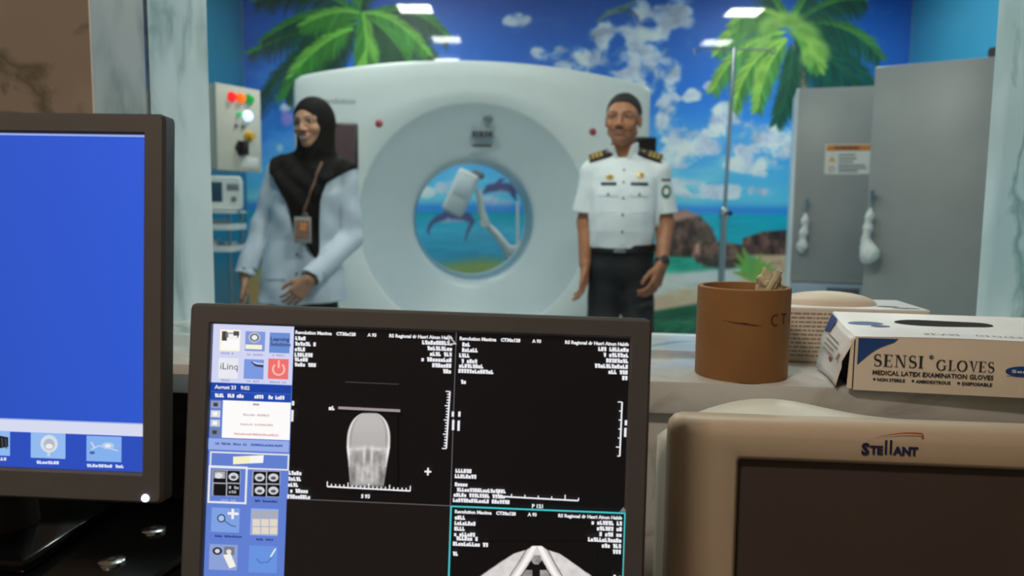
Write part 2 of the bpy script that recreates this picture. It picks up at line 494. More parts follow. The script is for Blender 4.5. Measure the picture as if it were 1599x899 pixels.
# ================================================================== camera (seated operator, phone held level with the window)
cam_d = bpy.data.cameras.new('camera'); cam = bpy.data.objects.new('camera', cam_d); COL.objects.link(cam)
cam_d.sensor_width = 36.0; cam_d.lens = 36.0 * 1208 / 1599; cam_d.clip_start = 0.02; cam_d.clip_end = 60
cam.location = (0, 0, 1.15)
cam.rotation_mode = 'XYZ'
cam.matrix_world = Matrix.Translation((0, 0, 1.15)) @ Matrix.Rotation(R(90 - 5.9), 4, 'X') @ Matrix.Rotation(R(0.65), 4, 'Z')
cam_d.dof.use_dof = True; cam_d.dof.focus_distance = 0.86; cam_d.dof.aperture_fstop = 5.2
scene.camera = cam
scene.view_settings.view_transform = 'Standard'
scene.view_settings.look = 'None'
scene.view_settings.exposure = 0.0

# ================================================================== materials of the room
M = {}
M['warm_lit_marble'] = marble('warm_lit_marble', (150, 138, 128), (74, 72, 58), 5.5, 0.8, 0.3, 0.055, (134, 124, 114), (1, 1, 0.8), (0.30, 0.52))  # pier stone with the warm control-room light put into its colour
M['cool_lit_marble'] = marble('cool_lit_marble', (218, 223, 225), (116, 142, 138), 5.0, 0.95, 0.16, 0.06, (176, 190, 192), (1, 1, 0.5))  # same stone, with the cooler scan-room light put into its colour
M['counter_marble'] = marble('counter_marble', (200, 201, 200), (128, 112, 104), 5.0, 0.55, 0.12, 0.04, (188, 189, 188), (1, 1, 1))
M['control_wall'] = mat('control_wall', (150, 138, 122), 0.7)
M['control_floor'] = mat('control_floor', (120, 112, 104), 0.4)
M['ceiling'] = mat('ceiling_white', (222, 222, 218), 0.85, var=0.02)
M['teal_wall'] = mat('teal_wall', (16, 124, 160), 0.35, var=0.10, scale=1.2)
M['sky_wall'] = mat('sky_blue_wall', (62, 156, 200), 0.4, var=0.08, scale=1.2)
M['vinyl_floor'] = mat('vinyl_floor', (176, 190, 196), 0.3, var=0.05)
M['glass'] = glass_mat('window_glass')
M['dark_metal'] = mat('dark_metal', (46, 42, 38), 0.5, 0.3)

def struct(name, mb, m, loc=(0, 0, 0), rot=(0, 0, 0), **k):
    o = mb.obj(name, m, None, loc, rot, smooth=False, **k); return tag(o, kind='structure')

CH = 3.0
XL, XR, YB = -2.19, 3.19, 6.4
struct('floor', box(-3.2, 3.6, -1.7, 6.6, -0.1, 0.0), M['vinyl_floor'])
struct('ceiling', box(-3.2, 3.6, -1.7, 6.6, CH, CH + 0.1), M['ceiling'])
struct('wall_back', box(XL - 0.15, XR + 0.15, YB + 0.004, YB + 0.15, 0, CH), M['ceiling'])
struct('wall_left', box(XL - 0.15, XL, 1.75, YB, 0, CH), M['teal_wall'])
struct('wall_right', box(XR, XR + 0.15, 1.2, YB, 0, CH), M['sky_wall'])
struct('wall_control_left', box(-2.15, -2.0, -1.5, 1.30, 0, CH), M['control_wall'])
struct('wall_control_right', box(2.0, 2.15, -1.5, 1.0, 0, CH), M['control_wall'])
struct('wall_control_rear', box(-2.15, 2.15, -1.65, -1.5, 0, CH), M['control_wall'])

# the partition with the viewing window: its own frame, turned 6.5 degrees
PW = R(-6.5)
W0, W1, UL, UR = 1.228, 1.615, -0.846, 0.742
def pstruct(name, mb, m): return struct(name, mb, m, (0, 0, 0), (0, 0, PW))
pstruct('wall_window_left', box(-3.2, UL - 0.003, W0, W1, 0, CH), M['warm_lit_marble'])
pstruct('wall_window_right', box(UR + 0.003, 3.4, W0, W1, 0, CH), M['warm_lit_marble'])
pstruct('wall_window_top', box(UL - 0.003, UR + 0.003, W0, W1, 2.35, CH), M['warm_lit_marble'])
pstruct('wall_window_bottom', box(UL - 0.003, UR + 0.003, W0, W1, 0, 0.895), M['cool_lit_marble'])
GW = 1.387
n = 0
for (u0, u1) in ((UL - 0.003, UL), (UR, UR + 0.003)):
    for (w0, w1) in ((W0 + 0.0005, GW - 0.007), (GW + 0.007, W1 - 0.0005)):
        n += 1; pstruct('trim_%d' % n, box(u0, u1, w0, w1, 0.895, 2.35), M['cool_lit_marble'])
pstruct('window_1', box(UL - 0.002, UR + 0.002, GW - 0.003, GW + 0.003, 0.897, 2.35), M['glass'])
pstruct('trim_5', box(UL, UR, W0 + 0.0005, GW - 0.005, 0.896, 0.929, 0.003), M['cool_lit_marble'])

# marble ledge running along the control side of the window
t = thing('counter', 'pale marble ledge in front of the viewing window, carrying the cardboard cup', 'counter', (0, 0, 0), PW)
box(-1.3, 1.75, 1.0, W0 - 0.001, 0.885, 0.93, 0.005).obj('slab', M['counter_marble'], t)
box(-1.3, 1.75, 1.018, W0 - 0.001, 0.0, 0.885, 0).obj('front_panel', M['counter_marble'], t, smooth=False)

# ================================================================== the printed beach picture on the back wall
def solve_h(src, dst):
    A, B = [], []
    for (x, y), (u, v) in zip(src, dst):
        A.append([x, y, 1, 0, 0, 0, -u * x, -u * y]); B.append(u); A.append([0, 0, 0, x, y, 1, -v * x, -v * y]); B.append(v)
    return np.append(np.linalg.solve(np.array(A, float), np.array(B, float)), 1).reshape(3, 3)
# the artwork's drawing grid (u across, v down) fitted to the wall's corners
HM = solve_h([(-2.19, 0), (3.19, 0), (-2.19, 3), (3.19, 3)], [(390.5, 535.4), (1392.7, 546.8), (376.7, -43.9), (1429, -32)])

def paint_mural():
    r = Raster(365, -60, 1445, 560)
    U, V = r.U, r.V
    HZ = 331 + (U - 800) * 0.008
    # sky: deep blue above, paler to the horizon
    top = np.array((18, 66, 148.)); mid = np.array((26, 98, 186.)); low = np.array((86, 178, 222.))
    t = np.clip((V + 40) / 370, 0, 1)[..., None]
    r.im = np.where(t < 0.5, top + (mid - top) * t * 2, mid + (low - mid) * (t - 0.5) * 2)
    n = fbm(U / 90, V / 60, 3, 5)
    r.mix(0.55 * sstep(0.45, 0.75, n) * (U < 560), (12, 60, 140))
    r.mix(0.6 * sstep(0.5, 0.7, fbm(U / 60, V / 46, 21, 5)) * sstep(60, 180, V) * (U < 470), (86, 140, 206))
    n2 = fbm(U / 120 + 5, V / 34, 9, 5)
    r.mix(0.55 * sstep(0.45, 0.75, n2) * sstep(150, 290, V), (150, 205, 235))
    # cumulus clouds: warped noise inside soft envelopes
    cl = np.zeros(U.shape)
    for (cu, cv, ru, rv) in ((1000, 62, 62, 70), (1040, 10, 60, 50), (985, 120, 48, 44), (1030, 120, 40, 46), (1042, 165, 26, 40), (905, 92, 62, 26), (860, 84, 40, 16), (955, 60, 40, 40), (805, 30, 28, 14), (1135, 190, 34, 36), (1168, 215, 50, 34), (1215, 228, 52, 40), (1090, 222, 60, 26), (1050, 200, 34, 30), (1185, 256, 70, 24), (1060, 245, 50, 22), (1245, 245, 40, 34), (1140, 172, 26, 20), (1080, 150, 20, 14), (1110, 135, 14, 10), (700, 292, 26, 14), (665, 300, 20, 12), (770, 318, 40, 14), (445, 158, 16, 22), (1345, 240, 60, 40), (1130, 300, 90, 14), (1060, 290, 50, 14)):
        cl = np.maximum(cl, 1 - np.hypot((U - cu) / ru, (V - cv) / rv))
    wx, wy = 26 * (fbm(U / 34, V / 34, 71, 4) - 0.5), 26 * (fbm(U / 34, V / 34, 72, 4) - 0.5)
    nn = fbm((U + wx) / 22, (V + wy) / 17, 31, 6)
    den = sstep(0.02, 0.62, np.minimum(cl * 1.6, 0.62) + (nn - 0.56) * 2.1) * sstep(-0.05, 0.25, cl)
    shade = fbm((U + wx) / 24 + 0.25, (V + wy) / 20 + 0.35, 31, 5)
    cc = np.array((214, 218, 236.))[None, None] * np.clip(0.78 + 0.6 * (shade[..., None] - 0.38), 0.66, 1.12)
    a = (den * 0.94)[..., None]; r.im = r.im * (1 - a) + cc * a
    r.blob((448, 185), 9, 12, (176, 120, 190), 0.6); r.blob((437, 231), 5, 6, (150, 190, 240), 0.8)
    # sea
    sea = (V > HZ)
    tt = np.clip((V - HZ) / 75, 0, 1)[..., None]
    right = (sstep(880, 960, U))[..., None]
    s_l = np.where(tt < 0.4, np.array((18, 140, 160.)) + (np.array((62, 160, 190.)) - np.array((18, 140, 160.))) * tt / 0.4, np.array((62, 160, 190.)) + (np.array((52, 136, 170.)) - np.array((62, 160, 190.))) * (tt - 0.4) / 0.6)
    s_r = np.array((8, 152, 178.)) + (np.array((34, 164, 170.)) - np.array((8, 152, 178.))) * tt
    s = s_l * (1 - right) + s_r * right
    s = s * (0.93 + 0.16 * fbm(U / 40, V / 5, 12, 4)[..., None])
    m = np.clip((V - HZ) / 2 + 0.5, 0, 1)[..., None]; r.im = r.im * (1 - m) + s * m
    band = np.exp(-((V - HZ + 5) / 9) ** 2) * (V < HZ + 2); r.mix(0.75 * band, (26, 104, 186))
    # shallows and sand seen low on the left half
    sh = sstep(396, 420, V + 4 * np.sin(U / 23)) * (1 - sstep(880, 940, U)); r.mix(sh * 0.9, (150, 158, 84))
    sh = sstep(418, 440, V + 3 * np.sin(U / 17)) * (1 - sstep(880, 940, U)); r.mix(sh * 0.9, (178, 138, 84))
    # right-hand shore: lagoon, foam, sand, dark greenery
    tex = lambda c, amp, su, sv, sd: (lambda u, v: np.asarray(c, float) * (1 - amp / 2 + amp * fbm(u / su, v / sv, sd, 4))[..., None])
    r.poly([(900, 396), (1150, 392), (1165, 436), (1100, 445), (900, 450)], 0, 1, 4, tex((30, 140, 118), 0.6, 40, 8, 41))
    r.poly([(900, 424), (1060, 426), (1180, 414), (1250, 430), (1260, 470), (900, 478)], 0, 1, 10, tex((206, 206, 196), 0.35, 30, 12, 42))
    r.poly([(900, 470), (1010, 466), (1060, 452), (1130, 446), (1180, 430), (1300, 425), (1440, 430), (1440, 520), (900, 520)], 0, 1, 8, tex((212, 172, 142), 0.3, 22, 12, 43))
    r.poly([(1170, 392), (1205, 382), (1262, 384), (1300, 420), (1190, 425)], 0, 1, 6, tex((204, 158, 126), 0.4, 16, 10, 44))
    # rocks
    rk = lambda c, sd: (lambda u, v: np.asarray(c, float) * (0.35 + 1.5 * np.clip(fbm(u / 9, v / 14, sd, 4) - 0.2, 0, 1))[..., None])
    r.poly([(1160, 372), (1190, 362), (1262, 356), (1300, 362), (1300, 398), (1160, 398)], 0, 1, 3, rk((116, 76, 62), 52))
    r.poly([(1034, 400), (1036, 345), (1050, 332), (1070, 328), (1094, 338), (1112, 356), (1120, 378), (1114, 396), (1080, 402)], 0, 1, 3, rk((92, 68, 60), 51))
    r.poly([(1034, 350), (1050, 332), (1070, 328), (1092, 337), (1060, 344)], 0, 0.8, 6, tex((176, 130, 116), 0.4, 10, 8, 57))
    r.poly([(1080, 398), (1082, 382), (1100, 376), (1130, 378), (1160, 382), (1172, 396), (1166, 412), (1150, 418), (1110, 416), (1088, 410)], 0, 1, 3, rk((150, 108, 92), 53))
    r.poly([(1085, 398), (1110, 404), (1150, 404), (1160, 414), (1140, 420), (1100, 416)], 0, 0.75, 5, rk((60, 46, 42), 54))
    # dark leaves along the foot of the picture
    r.poly([(880, 500), (960, 492), (1030, 484), (1090, 474), (1160, 480), (1250, 490), (1440, 490), (1440, 560), (880, 560)], 0, 1, 5, tex((16, 92, 66), 0.9, 26, 9, 61))
    r.poly([(365, 500), (880, 510), (880, 560), (365, 560)], 0, 1, 6, tex((40, 110, 90), 0.6, 26, 9, 62))
    for k in range(14):
        x = 900 + k * 28; r.path([(x, 556), (x + 30, 515), (x + 76, 498)], [5, 4, 1], (24, 118, 74), 0.5, 3)
    rnd = random.Random(4)
    # low leafy plant on the sand
    for (x, y) in ((1150, 396), (1160, 388), (1178, 400), (1195, 408), (1206, 410), (1148, 412), (1210, 420), (1146, 425), (1168, 396), (1188, 396)):
        r.path([(1176, 438), ((1176 + x) / 2 + 2, (438 + y) / 2 - 3), (x, y)], [3, 5.5, 1.5], (rnd.randint(92, 122), rnd.randint(150, 172), rnd.randint(60, 80)), 0.95, 2)
    # dolphins leaping
    pur = (72, 74, 112)
    r.path([(669, 358), (674, 348), (684, 341), (700, 337), (716, 336), (730, 339), (738, 345)], [1.5, 3, 5, 7.5, 8.5, 7, 3], pur, 1, 2)
    r.path([(672, 352), (668, 360), (671, 366)], [3, 2, 1], pur, 1, 2); r.path([(738, 345), (731, 360), (726, 376)], [4, 2.5, 1], pur, 0.9, 2)
    r.path([(690, 347), (700, 344), (724, 345)], [2, 3.5, 2], (150, 160, 190), 0.7, 3)
    r.path([(755, 301), (764, 294), (780, 292), (800, 293), (814, 299), (822, 310)], [2, 6, 7.5, 7, 5, 2], pur, 1, 2)
    r.path([(798, 298), (803, 306), (806, 313)], [4.5, 3, 1], (56, 56, 92), 1, 2); r.path([(776, 288), (782, 281), (789, 280)], [4, 2.5, 1], pur, 1, 2)
    r.path([(764, 302), (782, 299), (798, 300)], [1, 2.5, 1], (150, 150, 186), 0.6, 3)
    # palms
    def frond(pts, w, col, dark, n=34, drop=0.55):
        P = np.array(pts, float)
        def at(t):
            q = (1 - t) ** 2 * P[0] + 2 * t * (1 - t) * P[1] + t * t * P[2]
            d = 2 * (1 - t) * (P[1] - P[0]) + 2 * t * (P[2] - P[1]); return q, d / (np.linalg.norm(d) + 1e-6)
        for k in range(n):
            t = (k + 0.5) / n; q, d = at(t); nn_ = np.array((-d[1], d[0]))
            ln = w * (0.35 + 0.65 * math.sin(PI * min(1, 0.18 + t * 0.80))) * rnd.uniform(0.8, 1.15)
            for sgn in (-1, 1):
                e = q + nn_ * sgn * ln * 0.8 + d * ln * 0.75 + np.array((0, ln * drop))
                f = rnd.uniform(0.72, 1.22); base = col if (sgn * nn_[1] < 0) else dark
                r.path([q, (q + e) / 2 + d * ln * 0.1, e], [1.9, 1.6, 0.5], np.clip(np.array(base) * f, 0, 255), 0.95, 1.4)
        r.path([at(t)[0] for t in np.linspace(0, 1, 14)], list(np.linspace(2.2, 0.7, 14)), np.array(col) * 1.15, 0.9, 1.2)
    dk, md, br = (14, 58, 34), (48, 112, 38), (92, 148, 56)
    for pts, w, c, d in (
        (((560, 30), (640, -10), (700, 60)), 30, md, dk), (((560, 40), (650, 30), (680, 110)), 30, dk, (10, 50, 40)), (((555, 40), (610, 60), (640, 118)), 30, md, dk),
        (((555, 20), (480, -40), (400, 0)), 30, md, dk), (((560, 30), (560, -40), (620, -55)), 28, md, dk), (((555, 30), (520, 70), (500, 130)), 30, dk, (10, 50, 40)),
        (((555, 40), (470, 60), (400, 170)), 34, dk, (10, 54, 40)), (((556, 28), (480, 40), (390, 82)), 28, md, dk), (((556, 20), (490, 5), (410, 62)), 26, md, dk),
        (((556, 36), (480, 70), (445, 152)), 34, md, dk), (((550, 45), (500, 60), (455, 118)), 26, br, md), (((560, 20), (520, 10), (470, 40)), 24, br, md),
        (((566, 20), (575, 60), (570, 112)), 26, br, md), (((570, 20), (620, 20), (668, 84)), 26, br, md), (((580, 30), (610, 50), (640, 100)), 24, md, dk)):
        frond(pts, w, c, d)
    b2, m2, d2 = (116, 156, 62), (66, 120, 48), (22, 70, 46)
    r.path([(1246, 80), (1256, 200), (1262, 330)], [12, 11, 12], (110, 96, 78), 1, 3)
    for pts, w, c, d in (
        (((1235, 50), (1310, 60), (1372, 150)), 34, d2, (10, 56, 50)), (((1240, 40), (1320, 20), (1375, 90)), 32, m2, d2), (((1235, 40), (1300, -10), (1350, 0)), 30, m2, d2),
        (((1240, 60), (1290, 100), (1300, 170)), 32, d2, (10, 56, 50)), (((1235, 70), (1240, 130), (1212, 192)), 26, d2, (12, 60, 40)), (((1240, 60), (1310, 90), (1345, 150)), 30, d2, (10, 60, 44)),
        (((1230, 40), (1200, -20), (1180, -40)), 26, m2, d2), (((1235, 40), (1270, -30), (1290, -50)), 26, m2, d2),
        (((1225, 50), (1150, 60), (1112, 142)), 26, b2, m2), (((1225, 60), (1160, 90), (1146, 172)), 24, b2, m2), (((1228, 62), (1190, 100), (1182, 172)), 22, b2, m2),
        (((1222, 40), (1150, 20), (1118, 84)), 24, b2, m2), (((1225, 30), (1180, 0), (1140, 40)), 22, b2, m2), (((1240, 50), (1270, 60), (1280, 110)), 22, b2, m2)):
        frond(pts, w, c, d)
    for (x, y, rx, ry, an) in ((1206, 38, 22, 13, -0.5), (1255, 48, 25, 15, 0.3), (1278, 76, 20, 14, 0.7), (1190, 72, 20, 10, -0.7), (1232, 30, 20, 12, 0), (1188, 115, 10, 20, 0.2), (1262, 88, 12, 16, 0.1)):
        r.blob((x, y), rx, ry, (132, 168, 74), 0.8, 0.5, an); r.blob((x + 2, y + 5), rx * 0.7, ry * 0.5, (78, 122, 48), 0.55, 0.6, an)
    # gliding bird
    r.path([(932, 34), (950, 20), (968, 15), (992, 2)], [1.5, 4, 5, 2], (110, 130, 110), 0.8, 3); r.path([(968, 15), (985, 18), (996, 26)], [4, 3, 1], (60, 90, 90), 0.8, 3)
    return r

KM = 0.60   # paint reflectance per displayed brightness
def build_mural():
    r = paint_mural()
    nx, nz = 672, 374
    xs = np.linspace(XL + 0.004, XR - 0.004, nx); zs = np.linspace(0.06, 2.99, nz)
    X, Z = np.meshgrid(xs, zs)
    q = HM @ np.stack([X.ravel(), Z.ravel(), np.ones(X.size)])
    c = lin(np.clip(r.sample(q[0] / q[2], q[1] / q[2]), 0, 255)) * (1 / KM)
    P = np.stack([X.ravel(), np.full(X.size, YB), Z.ravel()], 1)
    i = np.arange(nz - 1)[:, None] * nx + np.arange(nx - 1)[None]
    Q = np.stack([i, i + 1, i + nx + 1, i + nx], -1).reshape(-1, 4)
    m = attr_mat('printed_mural', rough=0.5, spec=0.35, coat=1.0)
    o = mesh_np('beach_mural', P, Q, m, np.clip(c, 0, 0.95), smooth=False)
    tag(o, 'glossy wall-wide picture of palms, blue sky, sea and rocks behind the scanner', 'mural')
build_mural()
struct('baseboard_back', box(XL, XR, YB - 0.012, YB, 0, 0.06, 0.003), M['ceiling'])

# ================================================================== lamps
def ceiling_lamp(x, y, w, d, strength, rgb, label, group=None, z=CH):
    t = thing('ceiling_lamp', label, 'ceiling lamp', (x, y, z), 0, group)
    loft([xy(rrect(w + 0.03, d + 0.03, 0.012), 0.0), xy(rrect(w + 0.03, d + 0.03, 0.012), -0.018), xy(rrect(w, d, 0.006), -0.018), xy(rrect(w, d, 0.006), -0.010)], False, False).obj('frame', M['ceiling'], t)
    MB().add([(-w / 2, -d / 2, -0.012), (w / 2, -d / 2, -0.012), (w / 2, d / 2, -0.012), (-w / 2, d / 2, -0.012)], [(0, 3, 2, 1)]).obj('diffuser', glow('lamp_glow', rgb, strength), t, fix=False)
    return t
LS = 86
cool = (255, 250, 240)
for (x, y, wh, st) in ((-0.93, 5.37, 'above the tail of the scanner, left side', LS), (2.13, 5.37, 'above the infusion pole', LS), (-0.75, 4.05, 'above the scanner front, left side', LS * 0.4), (2.22, 4.05, 'above the grey cabinets', LS * 0.4), (-0.85, 2.75, 'added to light the woman in the black headscarf', LS), (0.3, 2.15, 'added to light the man in the white uniform', LS), (0.75, 1.95, 'added to light the window jamb', LS * 0.7)):  # last three are added to light the people and the window jamb
    ceiling_lamp(x, y, 0.30, 0.30, st, cool, 'square white ceiling lamp ' + wh, 'scan room ceiling lamps')
ceiling_lamp(-1.0, -0.85, 0.5, 0.3, 104, (255, 234, 212), 'warm dim ceiling lamp on the control room side')
w = bpy.data.worlds.new('room_air'); scene.world = w; w.use_nodes = True
w.node_tree.nodes['Background'].inputs['Color'].default_value = (0.5, 0.55, 0.6, 1); w.node_tree.nodes['Background'].inputs['Strength'].default_value = 0.05

# ================================================================== CT scanner
M['gantry'] = mat('gantry_plastic', (222, 229, 229), 0.35, var=0.015, spec=0.4)
M['gantry_dish'] = mat('gantry_dish', (196, 208, 214), 0.3, var=0.015, spec=0.4)
M['display_grey'] = mat('display_grey', (132, 146, 154), 0.4)
M['bore'] = mat('bore_liner', (196, 210, 212), 0.3, var=0.02)
M['black_plastic'] = mat('black_plastic', (18, 18, 20), 0.35)
M['grey_letters'] = mat('grey_letters', (104, 116, 122), 0.5)
M['dark_letters'] = mat('dark_letters', (40, 46, 54), 0.5)
M['red_lens'] = mat('red_lens', (164, 56, 74), 0.3)
M['mauve_screen'] = mat('mauve_screen', (92, 72, 78), 0.25, var=0.1)
M['white_plastic'] = mat('white_plastic', (224, 226, 222), 0.35, var=0.02)
M['chrome'] = mat('chrome', (205, 208, 210), 0.18, 1.0, var=0.03)
M['grey_plastic'] = mat('grey_plastic', (120, 128, 134), 0.45)
M['yellow_plastic'] = mat('yellow_plastic', (222, 170, 44), 0.4)

GZ = 1.074
gan = thing('ct_scanner', 'large white ring-shaped scanner standing between the two people', 'scanner', (-0.213, 4.4, 0), R(5.5))
def gantry():
    NA = 192
    RB, RD, T = 0.352, 0.655, 0.66
    hw, ztop, zside, zbot = 1.0, 1.965, 1.85, 0.10
    # outline as (x, z - GZ) points
    ol = []
    for k in range(41):
        x = hw * (1 - 2 * k / 40); ol.append((x, ztop - (ztop - zside) * (abs(x) / hw) ** 2 - GZ))
    ol = [(hw, zbot - GZ + 0.25), (hw, zside - 0.02 - GZ)] + ol[1:-1] + [(-hw, zside - 0.02 - GZ), (-hw, zbot - GZ + 0.25), (-hw + 0.16, zbot - GZ), (hw - 0.16, zbot - GZ)]
    ol = np.array(ol)
    def rad(a):
        d = np.array((math.cos(a), math.sin(a))); best = 9
        for i in range(len(ol)):
            p, q = ol[i], ol[(i + 1) % len(ol)]; e = q - p; den = d[0] * e[1] - d[1] * e[0]
            if abs(den) < 1e-9: continue
            t_ = (p[0] * e[1] - p[1] * e[0]) / den; s_ = (p[0] * d[1] - p[1] * d[0]) / den
            if t_ > 0 and -1e-6 <= s_ <= 1 + 1e-6: best = min(best, t_)
        return best
    ang = [2 * PI * k / NA for k in range(NA)]; ro = [rad(a) for a in ang]
    cs = [(math.cos(a), math.sin(a)) for a in ang]
    ring = lambda f, y: [(cs[k][0] * f(k), y, GZ + cs[k][1] * f(k)) for k in range(NA)]
    # front shell: from dish rim to outline, over the edge and back
    loops = [ring(lambda k: RD, 0.012), ring(lambda k: RD + 0.012, 0.001)]
    loops += [ring(lambda k, s=s: RD + 0.012 + (ro[k] - 0.03 - RD - 0.012) * s, -0.0) for s in (0.33, 0.66, 1.0)]
    for (i_, y) in ((0.018, 0.003), (0.006, 0.011), (0.0, 0.028), (0.0, 0.30), (0.0, T - 0.03), (0.01, T - 0.008), (0.03, T)): loops.append(ring(lambda k, q=i_: ro[k] - q, y))
    loops.append(ring(lambda k: RB + 0.03, T))
    loft(loops, False, False).obj('housing', M['gantry'], gan, angle=50)
    dl = [ring(lambda k: RD, 0.012)]
    for s in (0.12, 0.3, 0.5, 0.7, 0.86, 0.95): dl.append(ring(lambda k, s=s: RD + (RB + 0.012 - RD) * s, 0.012 + 0.13 * s ** 0.8))
    dl += [ring(lambda k: RB + 0.004, 0.150), ring(lambda k: RB, 0.160)]
    loft(dl, False, False).obj('dish', M['gantry_dish'], gan, angle=60)
    loft([ring(lambda k: RB, 0.160), ring(lambda k: RB, T - 0.03), ring(lambda k: RB + 0.01, T - 0.008), ring(lambda k: RB + 0.03, T)], False, False).obj('bore', M['bore'], gan, angle=60)
    box(-0.8, 0.8, 0.08, T - 0.06, 0.0, 0.12, 0.01).obj('plinth', M['grey_plastic'], gan)
    # lettering, display, lamps and control panels
    vs, fs = text_polys('Revolution', 0.047, 0.0, 1.0)
    MB().add([(-0.868 + a, -0.0015, 1.708 + b) for a, b in vs], fs).obj('lettering', M['grey_letters'], gan, smooth=False)
    d = box(-0.022, 0.112, 0.045, 0.060, 1.543, 1.587, 0.004).obj('display', M['display_grey'], gan, rot=(0, 0, 0))
    bars = MB()
    x = -0.016
    for wd in (0.02, 0.014, 0.026, 0.018, 0.024):
        bars.join(box(x, x + wd * 0.86, 0.0425, 0.0455, 1.549, 1.581)); x += wd + 0.003
    bars.obj('display_characters', M['dark_letters'], d, smooth=False)
    box(-0.016, 0.094, 0.058, 0.066, 1.494, 1.508, 0.002).obj('caption', M['dark_letters'], gan)
    lathe([(0.0, 0.0), (0.026, 0.0), (0.03, 0.006)], 24, 'y').xf(Matrix.Translation((0.07, 0.028, 1.647)) @ Matrix.Diagonal((1, 1, 0.55, 1))).obj('emblem', M['grey_letters'], gan)
    for x, z in ((-0.535, 1.607), (0.665, 1.586)):
        lathe([(0.0, -0.012), (0.014, -0.010), (0.020, -0.004), (0.021, 0.002)], 24, 'y').xf(Matrix.Translation((x, 0, z))).obj('indicator', M['red_lens'], gan)
    for (x, z, wd, hh) in ((-0.745, 1.478, 0.19, 0.25), (0.955, 1.475, 0.15, 0.17)):
        p = loft([xz(rrect(wd, hh, 0.012, 4, x, z), 0.002), xz(rrect(wd, hh, 0.012, 4, x, z), -0.022), xz(rrect(wd - 0.012, hh - 0.012, 0.008, 4, x, z), -0.026)], True, True).obj('control_panel', M['black_plastic'], gan)
        loft([xz(rrect(wd - 0.026, hh - 0.026, 0.004, 2, x, z), -0.0258), xz(rrect(wd - 0.026, hh - 0.026, 0.004, 2, x, z), -0.0275)], False, True).obj('screen', M['mauve_screen'] if x < 0 else M['black_plastic'], p)
gantry()

# patient couch in front of the scanner, low
cx, cy = -0.213, 4.4
couch = thing('patient_couch', 'low white patient couch pointing into the scanner ring', 'couch', (cx + math.sin(R(5.5)) * 1.15, cy - 1.15, 0), R(5.5))
box(-0.25, 0.25, -0.75, 0.9, 0.0, 0.30, 0.03).obj('pedestal', M['gantry'], couch)
loft([[(px, y, pz) for px, pz in rrect(0.46, 0.12, 0.05, 5, 0, 0.455)] for y in (-1.0, 1.02)]).obj('carriage', M['gantry'], couch)
box(-0.2, 0.2, -0.7, 0.8, 0.29, 0.42, 0.02).obj('lift', M['grey_plastic'], couch)
cr = [[(math.sin(a) * 0.2, y, 0.560 - math.cos(a) * 0.045) for a in [PI * (k / 12 - 0.5) for k in range(13)]] + [(math.sin(a) * 0.185, y, 0.567 - math.cos(a) * 0.036) for a in [PI * (0.5 - k / 12) for k in range(13)]] for y in (-0.98, 1.06)]
loft(cr).obj('cradle', M['white_plastic'], couch)

# ================================================================== contrast injector behind the scanner, seen through the ring
inj = thing('contrast_injector', 'white contrast injector head on a bent arm, seen through the scanner ring', 'injector', (-0.02, 5.85, 0))
lathe([(0.0, 0.10), (0.03, 0.10), (0.05, 0.085), (0.28, 0.06), (0.29, 0.04), (0.27, 0.03), (0.0, 0.03)], 5).obj('base', M['white_plastic'], inj)
for k in range(5):
    a = 2 * PI * k / 5
    lathe([(0, -0.012), (0.026, -0.012), (0.03, 0), (0.026, 0.012), (0, 0.012)], 16, 'y').xf(Matrix.Translation((0.26 * math.cos(a), 0.26 * math.sin(a), 0.03)) @ Matrix.Rotation(a, 4, 'Z')).obj('caster', M['black_plastic'], inj)
tube([(0, 0, 0.09), (0, 0, 0.74)], 0.022, 14).obj('pole', M['white_plastic'], inj)
tube([(0, 0, 0.70), (0.0, 0, 0.80)], 0.03, 14).obj('collar', M['black_plastic'], inj)
tube([(0, 0, 0.78), (-0.03, -0.01, 0.86), (-0.10, -0.02, 0.95), (-0.185, -0.02, 1.035)], [0.03, 0.034, 0.030, 0.026], 14).obj('arm', M['white_plastic'], inj)
tube([(-0.19, -0.06, 1.04), (-0.19, 0.03, 1.04)], 0.036, 16).obj('elbow_joint', M['white_plastic'], inj)
tube([(-0.185, -0.02, 1.035), (-0.215, -0.02, 1.12), (-0.225, -0.02, 1.22), (-0.245, -0.02, 1.29)], [0.034, 0.030, 0.024, 0.024], 14).obj('forearm', M['white_plastic'], inj)
hd = Matrix.Translation((-0.370, -0.03, 1.258)) @ Matrix.Rotation(R(24), 4, 'Y')
h = rbox(0.165, 0.13, 0.34, 0.028, 4).xf(hd).obj('head', M['white_plastic'], inj)
rbox(0.10, 0.10, 0.05, 0.015, 3).xf(hd @ Matrix.Translation((0.06, 0, 0.18))).obj('grip', M['grey_plastic'], h)
rbox(0.11, 0.006, 0.14, 0.004, 2).xf(hd @ Matrix.Translation((0, -0.066, 0.05))).obj('control_plate', M['gantry'], h)
box(-0.015, 0.10, -0.05, 0.05, 0.80, 0.87, 0.012).obj('junction_box', M['white_plastic'], inj)
tube([(0.06, 0.0, 0.86), (0.055, 0.0, 1.2)], 0.012, 10).obj('rear_rod', M['white_plastic'], inj)

